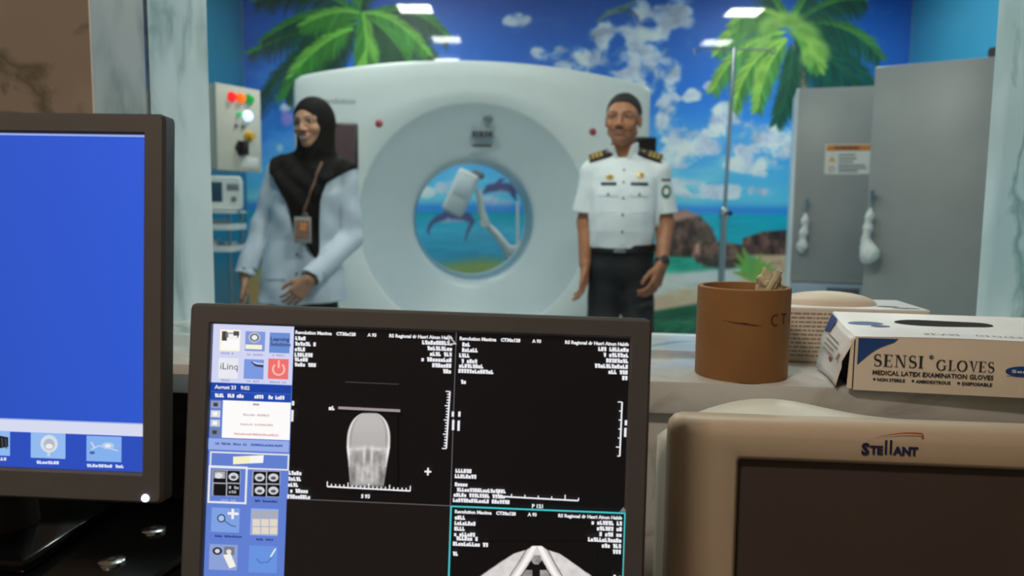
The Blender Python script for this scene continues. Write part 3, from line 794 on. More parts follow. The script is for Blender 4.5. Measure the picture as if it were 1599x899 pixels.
# ================================================================== infusion pole
iv = thing('infusion_pole', 'tall chrome infusion pole standing before the rocks of the beach picture', 'infusion pole', (1.50, 5.55, 0))
tube([(0, 0, 0.08), (0.01, 0, 1.12)], 0.024, 16).obj('lower_tube', M['chrome'], iv)
tube([(0.01, 0, 1.12), (0.035, 0, 2.28)], 0.014, 14).obj('upper_tube', M['chrome'], iv)
c_ = lathe([(0.0, 1.09), (0.034, 1.09), (0.036, 1.11), (0.036, 1.15), (0.028, 1.17), (0.0, 1.17)], 20).xf(Matrix.Translation((0.01, 0, 0))).obj('collar', M['chrome'], iv)
tube([(0.03, -0.02, 1.13), (0.03, -0.08, 1.13)], [0.008, 0.016], 10).obj('knob', M['black_plastic'], c_)
for s in (-1, 1):
    tube([(0.035, 0, 2.27), (0.035 + s * 0.22, 0, 2.27), (0.035 + s * 0.255, 0, 2.255), (0.035 + s * 0.27, 0, 2.235), (0.035 + s * 0.285, 0, 2.25), (0.035 + s * 0.285, 0, 2.28)], 0.006, 8).obj('hook', M['chrome'], iv)
for k in range(5):
    a = 2 * PI * k / 5 + 0.3
    l = tube([(0.0, 0, 0.11), (0.15 * math.cos(a), 0.15 * math.sin(a), 0.09), (0.28 * math.cos(a), 0.28 * math.sin(a), 0.07)], [0.018, 0.015, 0.012], 10).obj('leg', M['chrome'], iv)
    lathe([(0, -0.012), (0.028, -0.012), (0.032, 0), (0.028, 0.012), (0, 0.012)], 16, 'y').xf(Matrix.Translation((0.28 * math.cos(a), 0.28 * math.sin(a), 0.032)) @ Matrix.Rotation(a, 4, 'Z')).obj('caster', M['black_plastic'], l)

# ================================================================== grey cabinets on the right
M['grey_steel'] = mat('grey_steel', (160, 160, 159), 0.42, 0.15, var=0.04, scale=5)
M['blue_grey'] = mat('blue_grey_panel', (156, 172, 188), 0.3, var=0.05)
M['vent_dark'] = mat('vent_dark', (78, 84, 92), 0.6)
M['white_edge'] = mat('white_edge', (246, 248, 250), 0.4)
M['orange_print'] = mat('orange_print', (214, 128, 44), 0.5)
M['paper'] = mat('white_paper', (226, 222, 216), 0.6, var=0.03)
def steel_cabinet(label, loc, rotz, w, d, h, small):
    t = thing('steel_cabinet', label, 'cabinet', loc, rotz)
    box(0, w, 0.026, d, 0.0, h, 0.006).obj('carcass', M['white_edge'] if small else M['grey_steel'], t)
    if small:
        dr = box(0.012, w - 0.004, 0.0, 0.024, 0.70, h - 0.004, 0.004).obj('door', M['grey_steel'], t)
        lo = box(0.012, w - 0.004, 0.002, 0.024, 0.06, 0.69, 0.004).obj('lower_panel', M['blue_grey'], t)  # bluish reflection on the lower front, put into this panel's colour
        v = box(0.235, 0.43, -0.002, 0.004, 0.50, 0.668, 0.003).obj('vent', M['vent_dark'], lo)
        sl = MB()
        for k in range(7): sl.join(box(0.245, 0.42, -0.005, 0.0, 0.512 + k * 0.022, 0.520 + k * 0.022))
        sl.obj('slats', M['vent_dark'], v, smooth=False)
        hx, hz = 0.085, 1.20
    else:
        dr = box(0.006, w - 0.006, 0.0, 0.024, 0.06, h - 0.006, 0.004).obj('door', M['grey_steel'], t)
        hx, hz = 0.035, 1.235
    hb = tube([(hx, 0, hz), (hx, -0.045, hz)], 0.013, 12)
    hb.join(tube([(hx, -0.045, hz + 0.03), (hx, -0.046, hz - 0.01), (hx, -0.048, hz - 0.045)], [0.014, 0.013, 0.009], 12))
    hb.obj('handle', M['chrome'], dr)
    return t, dr
sc, sdoor = steel_cabinet('short grey steel cabinet with white edge and orange-headed warning sticker', (1.79, 5.0, 0), R(-17), 0.62, 0.5, 1.925, True)
tc, tdoor = steel_cabinet('tall grey steel cabinet with blank door beside the marble pillar', (1.905, 4.2, 0), R(-36), 0.66, 0.40, 1.918, False)
# warning sticker on the short cabinet's door
def sticker():
    s = box(0.185, 0.455, -0.0015, 0.0, 1.385, 1.57, 0).obj('warning_sticker', M['paper'], sdoor, smooth=False)
    box(0.192, 0.448, -0.0025, -0.0012, 1.53, 1.565).obj('orange_header', M['orange_print'], s, smooth=False)
    vs, fs = text_polys('WARNING', 0.030, 0.001)
    MB().add([(0.235 + a, -0.003, 1.538 + b) for a, b in vs], fs).obj('header_letters', M['dark_letters'], s, smooth=False)
    MB().add([(0.207, -0.002, 1.463), (0.247, -0.002, 1.463), (0.227, -0.002, 1.498)], [(0, 1, 2)]).obj('warning_triangle', M['yellow_plastic'], s, smooth=False)
    rg = MB(); k = 24
    rg.add([(0.227 + q * math.cos(2 * PI * i / k), -0.002, 1.418 + q * math.sin(2 * PI * i / k)) for i in range(k) for q in (0.017, 0.012)], [(2 * i, 2 * i + 1, (2 * i + 3) % (2 * k), (2 * i + 2) % (2 * k)) for i in range(k)])
    rg.obj('prohibition_ring', M['red_lens'], s, smooth=False)
    ln = MB()
    for z, x1 in ((1.50, 0.36), (1.478, 0.37), (1.457, 0.35), (1.435, 0.42), (1.417, 0.43), (1.40, 0.38)):
        ln.join(box(0.265, x1, -0.0022, -0.001, z, z + 0.009))
    ln.obj('fine_print', M['grey_letters'], s, smooth=False)
sticker()
# crumpled white plastic tied to each handle
M['film'] = mat('white_film', (232, 232, 230), 0.4, var=0.06, scale=60, bump=0.4, bscale=60)
def knotted(label, mat_world, lumps, group):
    f = lambda P: union(P, [((a[0], a[1], a[2]), (b[0], b[1], b[2]), a[3], b[3]) for a, b in zip(lumps, lumps[1:])], 0.012) + 0.004 * np.sin(P[:, 0] * 210 + P[:, 2] * 160) * np.cos(P[:, 2] * 240 + P[:, 1] * 190)
    L = np.array(lumps); lo = L[:, :3].min(0) - 0.06; hi = L[:, :3].max(0) + 0.06
    o = sdf_obj('knotted_plastic', f, lo, hi, 0.005, M['film'])
    o.matrix_world = mat_world
    tag(o, label, 'plastic wrapping', group)
base = Matrix.Translation((1.79, 5.0, 0)) @ Matrix.Rotation(R(-17), 4, 'Z')
knotted('white plastic strip knotted down the handle of the short cabinet', base, [(0.085, -0.050, 1.128, 0.010), (0.082, -0.05, 1.09, 0.022), (0.084, -0.05, 1.055, 0.015), (0.078, -0.05, 1.015, 0.027), (0.076, -0.048, 0.975, 0.018), (0.072, -0.05, 0.93, 0.032), (0.070, -0.048, 0.905, 0.02)], 'plastic tied to the cabinet handles')
base = Matrix.Translation((1.905, 4.2, 0)) @ Matrix.Rotation(R(-36), 4, 'Z')
knotted('white plastic strip ending in a bunched lump on the tall cabinet handle', base, [(0.035, -0.050, 1.162, 0.010), (0.033, -0.05, 1.125, 0.021), (0.028, -0.05, 1.10, 0.014), (0.026, -0.05, 1.065, 0.023), (0.022, -0.05, 1.03, 0.015), (0.020, -0.05, 1.00, 0.021), (0.03, -0.055, 0.965, 0.033), (0.045, -0.066, 0.93, 0.048), (0.03, -0.055, 0.905, 0.03)], 'plastic tied to the cabinet handles')
# dark case on top of the tall cabinet
o = loft([[(px, y, pz) for px, pz in rrect(0.30, 0.05, 0.015, 3, 0.66, 1.918 + 0.0255)] for y in (0.06, 0.32)]).obj('storage_case', M['black_plastic'], None, (1.905, 4.2, 0), (0, 0, R(-36)))
tag(o, 'dark case lying on top of the tall grey cabinet', 'case')

# ================================================================== wall-mounted electrical panel and trolley on the left
M['panel_cream'] = mat('panel_cream', (206, 200, 186), 0.45, var=0.03)
ep = thing('electrical_panel', 'cream electrical box with red, orange and green pilot lights on the left wall', 'electrical box', (-1.85, 4.9, 1.37), R(62))
box(0.0, 0.36, 0.02, 0.30, 0.0, 0.53, 0.008).obj('enclosure', M['panel_cream'], ep)
dr = box(-0.004, 0.364, 0.0, 0.02, -0.004, 0.534, 0.006).obj('door', M['panel_cream'], ep)
for x, c, s, nm in ((0.12, (255, 24, 30), 0.9, 'red_light'), (0.195, (255, 110, 10), 0.8, 'orange_light'), (0.265, (10, 150, 60), 0.5, 'green_light')):
    lathe([(0.0, -0.03), (0.020, -0.028), (0.028, -0.014), (0.03, 0.0), (0.036, 0.0)], 20, 'y').xf(Matrix.Translation((x, 0, 0.462))).obj(nm, glow(nm + '_lens', c, s), ep)
lathe([(0.0, -0.03), (0.026, -0.028), (0.034, -0.014), (0.036, 0.0)], 20, 'y').xf(Matrix.Translation((0.245, 0, 0.355))).obj('white_light', glow('white_light_lens', (206, 222, 255), 1.6), ep)
lathe([(0.0, -0.02), (0.014, -0.018), (0.018, 0.0)], 16, 'y').xf(Matrix.Translation((0.175, 0, 0.36))).obj('green_button', glow('green_button_lens', (60, 180, 110), 0.7), ep)
for x in (0.15, 0.205): lathe([(0.0, -0.015), (0.012, -0.013), (0.014, 0.0)], 14, 'y').xf(Matrix.Translation((x, 0, 0.285))).obj('toggle', M['grey_plastic'], ep)
k_ = lathe([(0.0, -0.045), (0.022, -0.043), (0.028, -0.012), (0.034, -0.010), (0.036, 0.0)], 20, 'y').xf(Matrix.Translation((0.25, 0, 0.225))).obj('yellow_knob', M['yellow_plastic'], ep)
k_ = lathe([(0.0, -0.02), (0.05, -0.018), (0.055, 0.0)], 6, 'y').xf(Matrix.Translation((0.19, 0, 0.145))).obj('rotary_switch', M['black_plastic'], ep)
box(0.17, 0.21, -0.05, -0.018, 0.10, 0.19, 0.006).obj('switch_grip', M['black_plastic'], k_)
box(0.19, 0.33, -0.003, 0.001, 0.02, 0.09, 0.001).obj('sticker', M['paper'], ep)

M['teal_glass'] = mat('teal_dark_screen', (28, 74, 96), 0.2)
tr = thing('medical_trolley', 'slim white medical trolley with three trays behind the woman', 'trolley', (-1.80, 4.75, 0))
for x, y in ((-0.10, -0.1), (0.10, -0.1), (-0.10, 0.12), (0.10, 0.12)):
    tube([(x, y, 0.06), (x, y, 1.105)], 0.010, 10).obj('upright', M['chrome'], tr)
    lathe([(0, -0.012), (0.026, -0.012), (0.03, 0), (0.026, 0.012), (0, 0.012)], 14, 'y').xf(Matrix.Translation((x, y, 0.03))).obj('caster', M['black_plastic'], tr)
for z in (0.30, 0.87, 1.0, 1.11): 
    tt_ = loft([xy(rrect(0.25, 0.28, 0.02, 3), z + 0.035), xy(rrect(0.25, 0.28, 0.02, 3), z), xy(rrect(0.24, 0.27, 0.018, 3), z), ], False, True)
    tt_.join(loft([xy(rrect(0.25, 0.28, 0.02, 3), z + 0.035), xy(rrect(0.235, 0.265, 0.016, 3), z + 0.035), xy(rrect(0.235, 0.265, 0.016, 3), z + 0.006)], False, True))
    if z > 1.1: tt_ = loft([xy(rrect(0.25, 0.28, 0.02, 3), 1.10), xy(rrect(0.25, 0.28, 0.02, 3), 1.115)])
    tt_.xf(Matrix.Translation((0, 0.01, 0))).obj('tray', M['white_plastic'], tr)
for (x, y, z, sx, sy, sz, m, lab) in ((-0.05, 0.0, 0.8775, 0.08, 0.1, 0.06, 'white_plastic', 'white carton on the lower trolley tray'), (0.05, 0.03, 0.8775, 0.07, 0.1, 0.045, 'blue_grey', 'pale blue carton on the lower trolley tray'), (0.0, 0.0, 1.0075, 0.12, 0.10, 0.05, 'gantry_dish', 'blue-grey carton on the middle trolley tray')):
    o = thing('carton', lab, 'carton', (-1.80 + x, 4.76 + y, z), 0.1)
    box(-sx / 2, sx / 2, -sy / 2, sy / 2, 0, sz, 0.003).obj('box_body', M[m], o); box(-sx / 2 - 0.001, sx / 2 + 0.001, -sy / 2 - 0.001, sy / 2 + 0.001, sz * 0.8, sz + 0.001, 0.002).obj('lid_flap', M['white_plastic'], o)
pm = thing('patient_monitor', 'white bedside monitor with a small dark screen below the electrical box', 'medical monitor', (-1.80, 4.74, 1.1165), R(14))
loft([xz(rrect(0.24, 0.19, 0.02, 4, 0.02, 0.103), 0.10), xz(rrect(0.25, 0.205, 0.02, 4, 0.02, 0.103), -0.04), xz(rrect(0.235, 0.19, 0.016, 4, 0.02, 0.103), -0.05)]).obj('case', M['white_plastic'], pm)
box(-0.08, 0.035, -0.053, -0.048, 0.05, 0.17, 0.003).obj('screen', M['teal_glass'], pm)
lathe([(0.0, -0.068), (0.014, -0.066), (0.018, -0.048)], 16, 'y').xf(Matrix.Translation((0.10, 0, 0.07))).obj('dial', M['grey_plastic'], pm)
box(0.06, 0.13, -0.054, -0.049, 0.12, 0.16, 0.003).obj('key_pad', M['grey_plastic'], pm)

# ================================================================== control desk
M['desk'] = mat('desk_laminate', (84, 70, 58), 0.4, var=0.12, scale=6)
M['bezel'] = mat('charcoal_bezel', (76, 75, 76), 0.42, var=0.03, scale=40, bump=0.05, bscale=900)
M['bezel_back'] = mat('charcoal_back', (44, 41, 39), 0.5)
M['black_glass'] = mat('black_glass', (7, 7, 8), 0.16, var=0.1, spec=0.3)
M['matt_black'] = mat('matt_black', (14, 13, 13), 0.6)
M['beige'] = mat('beige_plastic', (188, 172, 151), 0.45, var=0.02, scale=30)
M['pale_beige'] = mat('pale_beige_plastic', (214, 212, 200), 0.4, var=0.02)
M['dim_screen'] = mat('unlit_screen', (74, 66, 62), 0.38, var=0.05, scale=6, spec=0.3)
M['navy_print'] = mat('navy_print', (34, 36, 74), 0.5)
M['rust_print'] = mat('rust_print', (166, 74, 40), 0.5)
desk = thing('control_desk', 'control desk carrying the monitors below the window ledge', 'desk', (0, 0, 0), PW)
box(-1.2, 1.5, 0.30, 0.998, 0.575, 0.61, 0.004).obj('desktop', M['desk'], desk)
for x in (-1.15, 1.45): box(x - 0.02, x + 0.02, 0.34, 0.96, 0.0, 0.575, 0.003).obj('side_panel', M['desk'], desk)

# ---- pictures shown on screens: flat coloured shapes in one mesh
class Canvas:
    """fn maps drawing units to screen metres (x, z); later shapes lie a hair in front of earlier ones."""
    def __init__(s, fn): s.fn, s.m, s.k = fn, MB(), 0
    def add(s, pts, faces, rgb, lay=None):
        s.k += 1; y = -0.00002 * (lay if lay is not None else s.k)
        q = [s.fn(u, v) for u, v in pts]
        s.m.add([(a, y, b) for a, b in q], faces, L4(rgb) if np.ndim(rgb) == 1 else rgb)
    def quad(s, p, rgb): s.add(p, [tuple(range(len(p)))], rgb)
    def rect(s, u0, v0, u1, v1, rgb, sk=0.0354, sv=-0.038):
        s.quad([(u0, v0), (u1, v0 + (u1 - u0) * sk), (u1 + (v1 - v0) * sv, v1 + (u1 - u0) * sk), (u0 + (v1 - v0) * sv, v1)], rgb)
    def frame(s, u0, v0, u1, v1, t, rgb):
        for r in ((u0, v0, u1, v0 + t), (u0, v1 - t, u1, v1)):
            s.rect(r[0] + (r[1] - v0) * -0.038, r[1], r[2] + (r[1] - v0) * -0.038, r[3], rgb)
        s.rect(u0, v0, u0 + t, v1, rgb); s.rect(u1 - t, v0 + (u1 - u0) * 0.0354, u1, v1 + (u1 - u0) * 0.0354, rgb)
    def line(s, pts, w, rgb):
        v, f = stroke2d(pts, w); s.add(v, f, rgb)
    def disc(s, c, rx, ry, rgb, n=20, a0=0, a1=360):
        p = [(c[0] + rx * math.cos(R(a0 + (a1 - a0) * i / n)), c[1] + ry * math.sin(R(a0 + (a1 - a0) * i / n))) for i in range(n)]
        s.quad(p, rgb)
    def text(s, u, v, body, size, rgb, align='LEFT', bold=0.0, spacing=1.0, sk=0.0354):
        """Baseline starts at (u, v); size is the letter height scale in drawing units."""
        vs, fs = text_polys(body, 1.0, bold, spacing, align)
        s.add([(u + x * size + 0.038 * y * size, v - y * size + x * size * sk) for x, y in vs], fs, rgb)
    def blocks(s, u, v, n, cw, h, rgb, seed=0, align='LEFT', sk=0.0354):
        """A run of small unreadable characters."""
        rr = random.Random(seed); x = u if align == 'LEFT' else u - n * cw
        s.k += 1
        for i in range(n):
            if rr.random() < 0.12: x += cw; continue
            y = v + (x - u) * sk
            a, b = x + cw * 0.06, x + cw * 0.94
            s.k -= 1
            kind = rr.randint(0, 3)
            if kind == 0: s.rect(a, y - h, b, y, rgb)
            elif kind == 1: s.rect(a, y - h, b, y - h * 0.62, rgb); s.k -= 1; s.rect(a + cw * 0.15, y - h * 0.7, b, y, rgb)
            elif kind == 2: s.rect(a, y - h * 0.75, b, y, rgb)
            else: s.rect(a, y - h, a + cw * 0.5, y, rgb); s.k -= 1; s.rect(a, y - h * 0.4, b, y, rgb)
            x += cw
    def grid(s, u0, v0, u1, v1, nx, ny, fn, cut=None):
        U, V = np.meshgrid(np.linspace(u0, u1, nx), np.linspace(v0, v1, ny)); c = fn(U, V)
        s.k += 1; y = -0.00002 * s.k
        P = [(a, y, b) for a, b in (s.fn(x, z) for x, z in zip(U.ravel(), V.ravel()))]
        cl = lin(np.clip(c, 0, 255)).reshape(-1, 3); cl = [(float(q[0]), float(q[1]), float(q[2]), 1.0) for q in cl]
        s.m.add(P, [(j * nx + i, j * nx + i + 1, (j + 1) * nx + i + 1, (j + 1) * nx + i) for j in range(ny - 1) for i in range(nx - 1)], cl)

M['screen_glow'] = attr_mat('lit_screen', rough=0.35, spec=0.25, emission=1.0)
SW, SH = 0.188, 0.1505
def monitor(label, loc, rot, canvas, led, stand_z):
    """19-inch flat screen; local origin at the middle of the screen face, y pointing away from the viewer."""
    t = thing('computer_monitor', label, 'monitor', loc, 0, None, rot)
    ow, oh, cz = 0.4145, 0.346, -0.0045
    iw, ih = 2 * SW, 2 * SH
    bz = [xz(rrect(iw, ih, 0.0008, 2), 0.001), xz(rrect(iw, ih, 0.0008, 2), -0.004), xz(rrect(iw + 0.004, ih + 0.004, 0.002, 2), -0.006), xz(rrect(ow - 0.005, oh - 0.005, 0.004, 2, 0, cz), -0.006), xz(rrect(ow, oh, 0.005, 2, 0, cz), -0.003), xz(rrect(ow, oh, 0.005, 2, 0, cz), 0.012)]
    loft(bz, False, False).obj('bezel', M['bezel'], t, angle=30)
    loft([xz(rrect(ow - 0.002, oh - 0.002, 0.006, 2, 0, cz), 0.010), xz(rrect(ow - 0.04, oh - 0.04, 0.02, 2, 0, cz), 0.030), xz(rrect(ow - 0.16, oh - 0.14, 0.02, 2, 0, cz), 0.055)], True, True).obj('back_shell', M['bezel_back'], t)
    canvas.m.obj('screen', M['screen_glow'], t, smooth=False, color=True, fix=False)
    if led: lathe([(0.0, -0.0085), (0.0028, -0.008), (0.0036, -0.006)], 14, 'y').xf(Matrix.Translation((led[0], 0, led[1]))).obj('power_light', glow('power_light_glow', (236, 220, 255), 3.0), t)
    return t

# ---- centre monitor: scanning console with four viewports
def cfn(u, v):
    # drawing units -> metres (rows run slightly downhill in the drawing units)
    du, dv = u - 333.0, v - 505.0
    a, b, c, d = 650 / 0.376, 23 / 0.376, -15 / 0.2255, 394 / 0.2255
    det = a * d - b * c
    return (-SW + (d * du - c * dv) / det, SH - (-b * du + a * dv) / det)
cv = Canvas(cfn)
K, BL, WH = (12, 10, 12), (92, 122, 204), (235, 235, 240)
def full(rgb): cv.quad([(333, 505), (983, 528), (963.2, 1054), (313.2, 1031)], rgb)
full(K)
SIDE = (96, 126, 208)
cv.quad([(333, 505), (460.5, 509.5), (440.6, 1036), (313.2, 1031)], SIDE)
cv.quad([(333.5, 505.5), (460, 510), (456.5, 602), (330, 597.5)], (208, 212, 242))
def icon(u, v, w_, h_, rgb): cv.rect(u, v, u + w_, v + h_, rgb)
# two rows of tool icons
icon(344, 514, 32, 34, (252, 240, 206)); icon(346, 516, 29, 30, (250, 250, 250)); icon(347, 517, 8, 15, (70, 66, 66)); icon(353, 519, 20, 8, (120, 116, 116)); icon(357, 521, 14, 9, (240, 240, 240)); icon(365, 517, 9, 7, (80, 76, 76))
icon(384, 517, 31, 31, (126, 152, 224)); cv.disc((398, 527), 9.5, 8.5, (190, 190, 196)); cv.disc((398, 527), 7, 6, (96, 100, 120)); cv.disc((398, 527), 4.5, 4, (236, 236, 236)); icon(384, 538, 26, 7, (248, 244, 204))
icon(422, 519, 32, 32, (104, 142, 212))
for i, s_ in enumerate(('Learning', 'Solutions')): cv.text(423, 532 + i * 8, s_, 8.6, (32, 46, 78), bold=0.02)
icon(342, 559, 31, 32, (232, 232, 240)); cv.text(343.5, 577, 'iLinq', 15, (74, 78, 92), bold=0.0)
icon(382, 561, 31, 31, (122, 152, 222)); cv.line([(396, 567), (400, 571), (412, 572.5)], 3.6, (54, 62, 84)); cv.line([(396, 566), (402, 568), (412, 569)], 1.6, (226, 232, 246)); cv.line([(396, 567), (393, 566)], 2, (54, 62, 84))
icon(420, 560, 32, 32, (238, 112, 112)); 
cv.line([(436 + 9 * math.cos(R(a)), 577 + 9 * math.sin(R(a))) for a in range(-55, 236, 15)], 2.6, (252, 196, 176)); cv.line([(436.4, 563), (436.0, 575)], 2.6, (252, 196, 176))
for (u, v, n_) in ((346, 553, 6), (386, 555, 8), (426, 556, 6), (346, 595.5, 4), (386, 597, 6), (422, 598.5, 8)): cv.blocks(u, v, n_, 3.2, 2.8, (160, 164, 196), seed=int(u))
cv.rect(329.8, 598, 456.4, 611.5, (24, 66, 166)); cv.rect(329.3, 612, 455.8, 625, (30, 72, 172))
cv.text(336, 607.5, 'August 23   9:02', 8.2, WH, bold=0.03)
cv.blocks(336, 621, 4, 3.6, 6, WH, 3); cv.blocks(356, 621.5, 7, 3.6, 6, WH, 4); cv.blocks(398, 623, 5, 3.6, 6, WH, 5); cv.blocks(420, 624, 7, 3.6, 6, WH, 6)
cv.quad([(349, 625.8), (455.2, 629.6), (453, 688.5), (346.8, 684.7)], (253, 250, 250))
for (u, v, n_, c_) in ((396, 634, 3, (150, 140, 150)), (380, 650, 14, (206, 186, 190)), (376, 665, 16, (214, 190, 190)), (366, 680, 22, (222, 172, 168))): cv.blocks(u, v, n_, 3.2, 3.2, c_, int(v))
for i, c_ in enumerate(((150, 156, 180), (214, 218, 226), (196, 202, 214), (120, 128, 150))):
    v = 627 + i * 14.5; icon(330.5 - i * 0.5, v, 15, 11, c_); icon(334 - i * 0.5, v + 2.5, 7, 6, (60, 64, 80) if i in (0, 3) else (246, 246, 246))
cv.rect(326.5, 685.5, 452.5, 703, (150, 172, 232)); cv.blocks(337, 695.5, 34, 3.1, 3.6, (70, 96, 170), 8)
# protocol box
cv.frame(329, 706, 453, 732, 2.4, (226, 226, 228)); cv.frame(327, 728, 388, 787, 3.0, (232, 232, 236))
cv.quad([(365, 714.5), (391, 713), (391, 725), (365, 726.5)], (244, 240, 196)); cv.quad([(391, 713), (413, 712), (412, 724), (391, 725)], (246, 246, 244))
def quadscan(u, v, kinds):
    icon(u, v, 44, 41, (160, 164, 176))
    for i, k in enumerate(kinds):
        a, b = u + 1.8 + (i % 2) * 21.5, v + 1.8 + (i // 2) * 20.5
        icon(a, b, 19.5, 18.5, (14, 14, 18))
        if k == 'r': cv.disc((a + 9.5, b + 9.5), 7.8, 6.2, (206, 208, 212)); cv.disc((a + 9.5, b + 10.5), 4.2, 2.6, (84, 88, 96))
        if k == 's': icon(a + 1, b + 1, 17, 11, (168, 170, 176)); cv.disc((a + 8, b + 8), 6, 4.5, (220, 220, 222))
        if k == 't': cv.blocks(a + 2, b + 8, 4, 4, 4.5, (170, 172, 180), 2); cv.blocks(a + 2, b + 15, 3, 4, 4.5, (150, 152, 160), 9)
quadscan(333, 734.5, 'srkt'); quadscan(395.5, 735.5, 'rrrr')
cv.blocks(346, 784, 8, 3, 3, (150, 166, 214), 5); cv.blocks(399, 785, 12, 3, 3.4, (40, 60, 120), 15)
icon(332, 794, 44, 38, (126, 160, 226)); cv.disc((347, 811), 6.5, 6.5, (40, 52, 80)); cv.disc((347, 811), 4.6, 4.6, (170, 196, 240)); cv.line([(352, 815), (362, 822), (370, 824)], 1.6, (70, 90, 140)); cv.line([(357, 803), (374, 804)], 4, (236, 238, 246)); cv.line([(365, 796), (364.6, 812)], 4, (236, 238, 246))
icon(393.5, 795, 43, 42, (150, 172, 222)); 
for i in range(3):
    for j in range(3): icon(396 + i * 13.5, 799 + j * 12.5, 12, 11.2, (226, 214, 196) if j else (170, 172, 182))
cv.blocks(337, 840, 14, 3, 3.2, (44, 64, 128), 25); cv.blocks(401, 845, 9, 3, 3.2, (44, 64, 128), 26)
icon(329, 851, 44, 40, (140, 160, 214)); cv.disc((341, 862), 7.5, 6, (34, 36, 44)); cv.disc((341, 862), 4, 3.4, (216, 216, 216)); icon(352, 855, 16, 13, (120, 122, 130)); cv.disc((359, 863), 4, 3.6, (226, 226, 226)); cv.quad([(350, 868), (362, 866), (370, 886), (360, 889)], (240, 240, 232))
icon(391, 853, 44, 42, (104, 146, 222)); cv.line([(402, 874), (408, 880), (420, 879), (427, 870)], 1.4, (60, 100, 190)); cv.line([(432, 858), (424, 871)], 2.2, (236, 240, 250))
# viewport separators
GR = (92, 90, 94)
cv.line([(449.5, 779.5), (704, 790)], 1.5, GR); cv.line([(714, 519), (704, 790)], 1.5, GR); cv.line([(704, 790), (695, 1040)], 1.5, GR)
cv.quad([(449.5, 781), (703.5, 791), (694.5, 1044), (440, 1035)], (24, 18, 18))
# scout view of a head
def skull(U, V):
    x = U - (577.0 - 0.038 * (V - 690))
    w_ = np.where(V < 690, 34.0 * np.clip(1 - (np.clip(690 - V, 0, 46) / 46.0) ** 2.3, 0, 1) ** (1 / 2.3), 34.0 - 8.0 * np.clip((V - 700) / 62, 0, 1) ** 0.9)
    rel = np.abs(x) / np.maximum(w_, 1)
    ins = sstep(1.03, 0.97, rel) * sstep(643.5, 646.5, V) * sstep(766, 756, V)
    g = 178 + 10 * sstep(700, 655, V)
    g = g + 46 * np.exp(-((rel - 0.93) / 0.045) ** 2) * (V < 730)
    g = g - 22 * np.exp(-((rel - 0.82) / 0.05) ** 2) * (V < 700)
    g = g - 26 * sstep(692, 740, V)
    nz = fbm(U / 5, V / 6, 5, 4); g = g + 46 * (nz - 0.5) * sstep(690, 712, V)
    for (a, b, ra, rb, am) in ((-16, 713, 9, 8, -22), (16, 713, 9, 8, -22), (0, 712, 3, 11, -34), (-6, 714, 2, 13, 56), (6, 714, 2, 13, 56), (0, 734, 8, 8, 44), (-15, 736, 4, 15, 40), (15, 736, 4, 15, 40), (0, 750, 15, 7, 30), (-22, 742, 5, 12, -40), (22, 742, 5, 12, -40), (0, 699, 22, 3, 20), (-16, 702, 10, 2.5, 34), (16, 702, 10, 2.5, 34), (-30, 706, 4, 10, 34), (30, 706, 4, 10, 34), (-24, 728, 2.5, 12, 30), (24, 728, 2.5, 12, 30), (-8, 744, 2.5, 10, 34), (8, 744, 2.5, 10, 34)):
        g = g + am * np.exp(-((x - a) / ra) ** 2 - ((V - b) / rb) ** 2)
    g = np.clip(g, 0, 242) * ins
    return np.stack([np.maximum(g * 1.0, 12), np.maximum(g * 0.985, 10), np.maximum(g * 0.975, 12)], -1)
cv.grid(533, 640, 622, 768, 110, 150, skull)
def axial(U, V):
    x = U - (838 - 0.038 * (V - 855)); y = V - 852; ya = np.clip(y, 0, 250)
    hw = 7 + 17 * np.clip(ya / 12, 0, 1) + 66 * np.clip((ya - 6) / 44, 0, 1) ** 0.9 + 14 * np.clip((ya - 50) / 60, 0, 1)
    nz = fbm(U / 9, V / 9, 77, 4); n2 = fbm(U / 4, V / 4, 79, 3)
    rel = np.abs(x) / hw
    ins = sstep(1.03, 0.97, rel + 0.04 * (nz - 0.5)) * (y > 0)
    g = 214 + 34 * (nz - 0.5) + 16 * (n2 - 0.5) * 0.4
    arm = 4 + 0.50 * ya + 0.0016 * ya ** 2
    j = np.abs(np.abs(x) - arm)
    g = np.maximum(g, 252 * np.exp(-(j / 7.0) ** 4))
    g = np.where((np.abs(x) > arm + 8) & (np.abs(x) < arm + 11), g * 0.66, g)
    inner = (np.abs(x) < arm - 7) & (y > 14)
    g = np.where(inner, 14, g)
    core = np.hypot(x / 9, (y - 20) / 8) < 1 + 0.5 * (n2 - 0.5); g = np.where(inner & core, 120 + 90 * (n2 - 0.3), g)
    low = inner & (y > 38) & (np.abs(x) > 6) & (np.abs(x) < arm - 9); g = np.where(low, 150 + 90 * (nz - 0.5), g)
    g = np.clip(g, 0, 250) * ins
    return np.stack([np.maximum(g, 12), np.maximum(g * 0.975, 10), np.maximum(g * 0.965, 12)], -1)
cv.grid(746, 846, 930, 1010, 170, 150, axial)
def head_block(u, v, first, second, right, seed):
    s = 8.0
    cv.text(u, v, first, 7.3, WH, bold=0.045); cv.text(u + 64, v + 2.2, second, 7.0, WH, bold=0.06); cv.text(u + 113, v + 4.0, 'A 93', 7.0, WH, bold=0.05)
    cv.text(right, v + (right - u) * 0.0354, 'RS Regional dr Hasri Ainun Habib', 7.2, WH, align='RIGHT', bold=0.045)
    for i, n_ in enumerate((4, 8, 4, 8)): cv.blocks(u - 0.4 * i, v + 10 + i * 8.6, n_, 4.1, 6.4, WH, seed + i)
    for i, n_ in enumerate((11, 9, 8, 12, 7, 3)): cv.blocks(right - 0.4 * i, v + 9.5 + i * 8.8 + (right - u) * 0.0354, n_, 4.3, 6.6, WH, seed + 10 + i, 'RIGHT')
head_block(463, 521, 'Revolution Maxima', 'CT30x128', 708, 100)
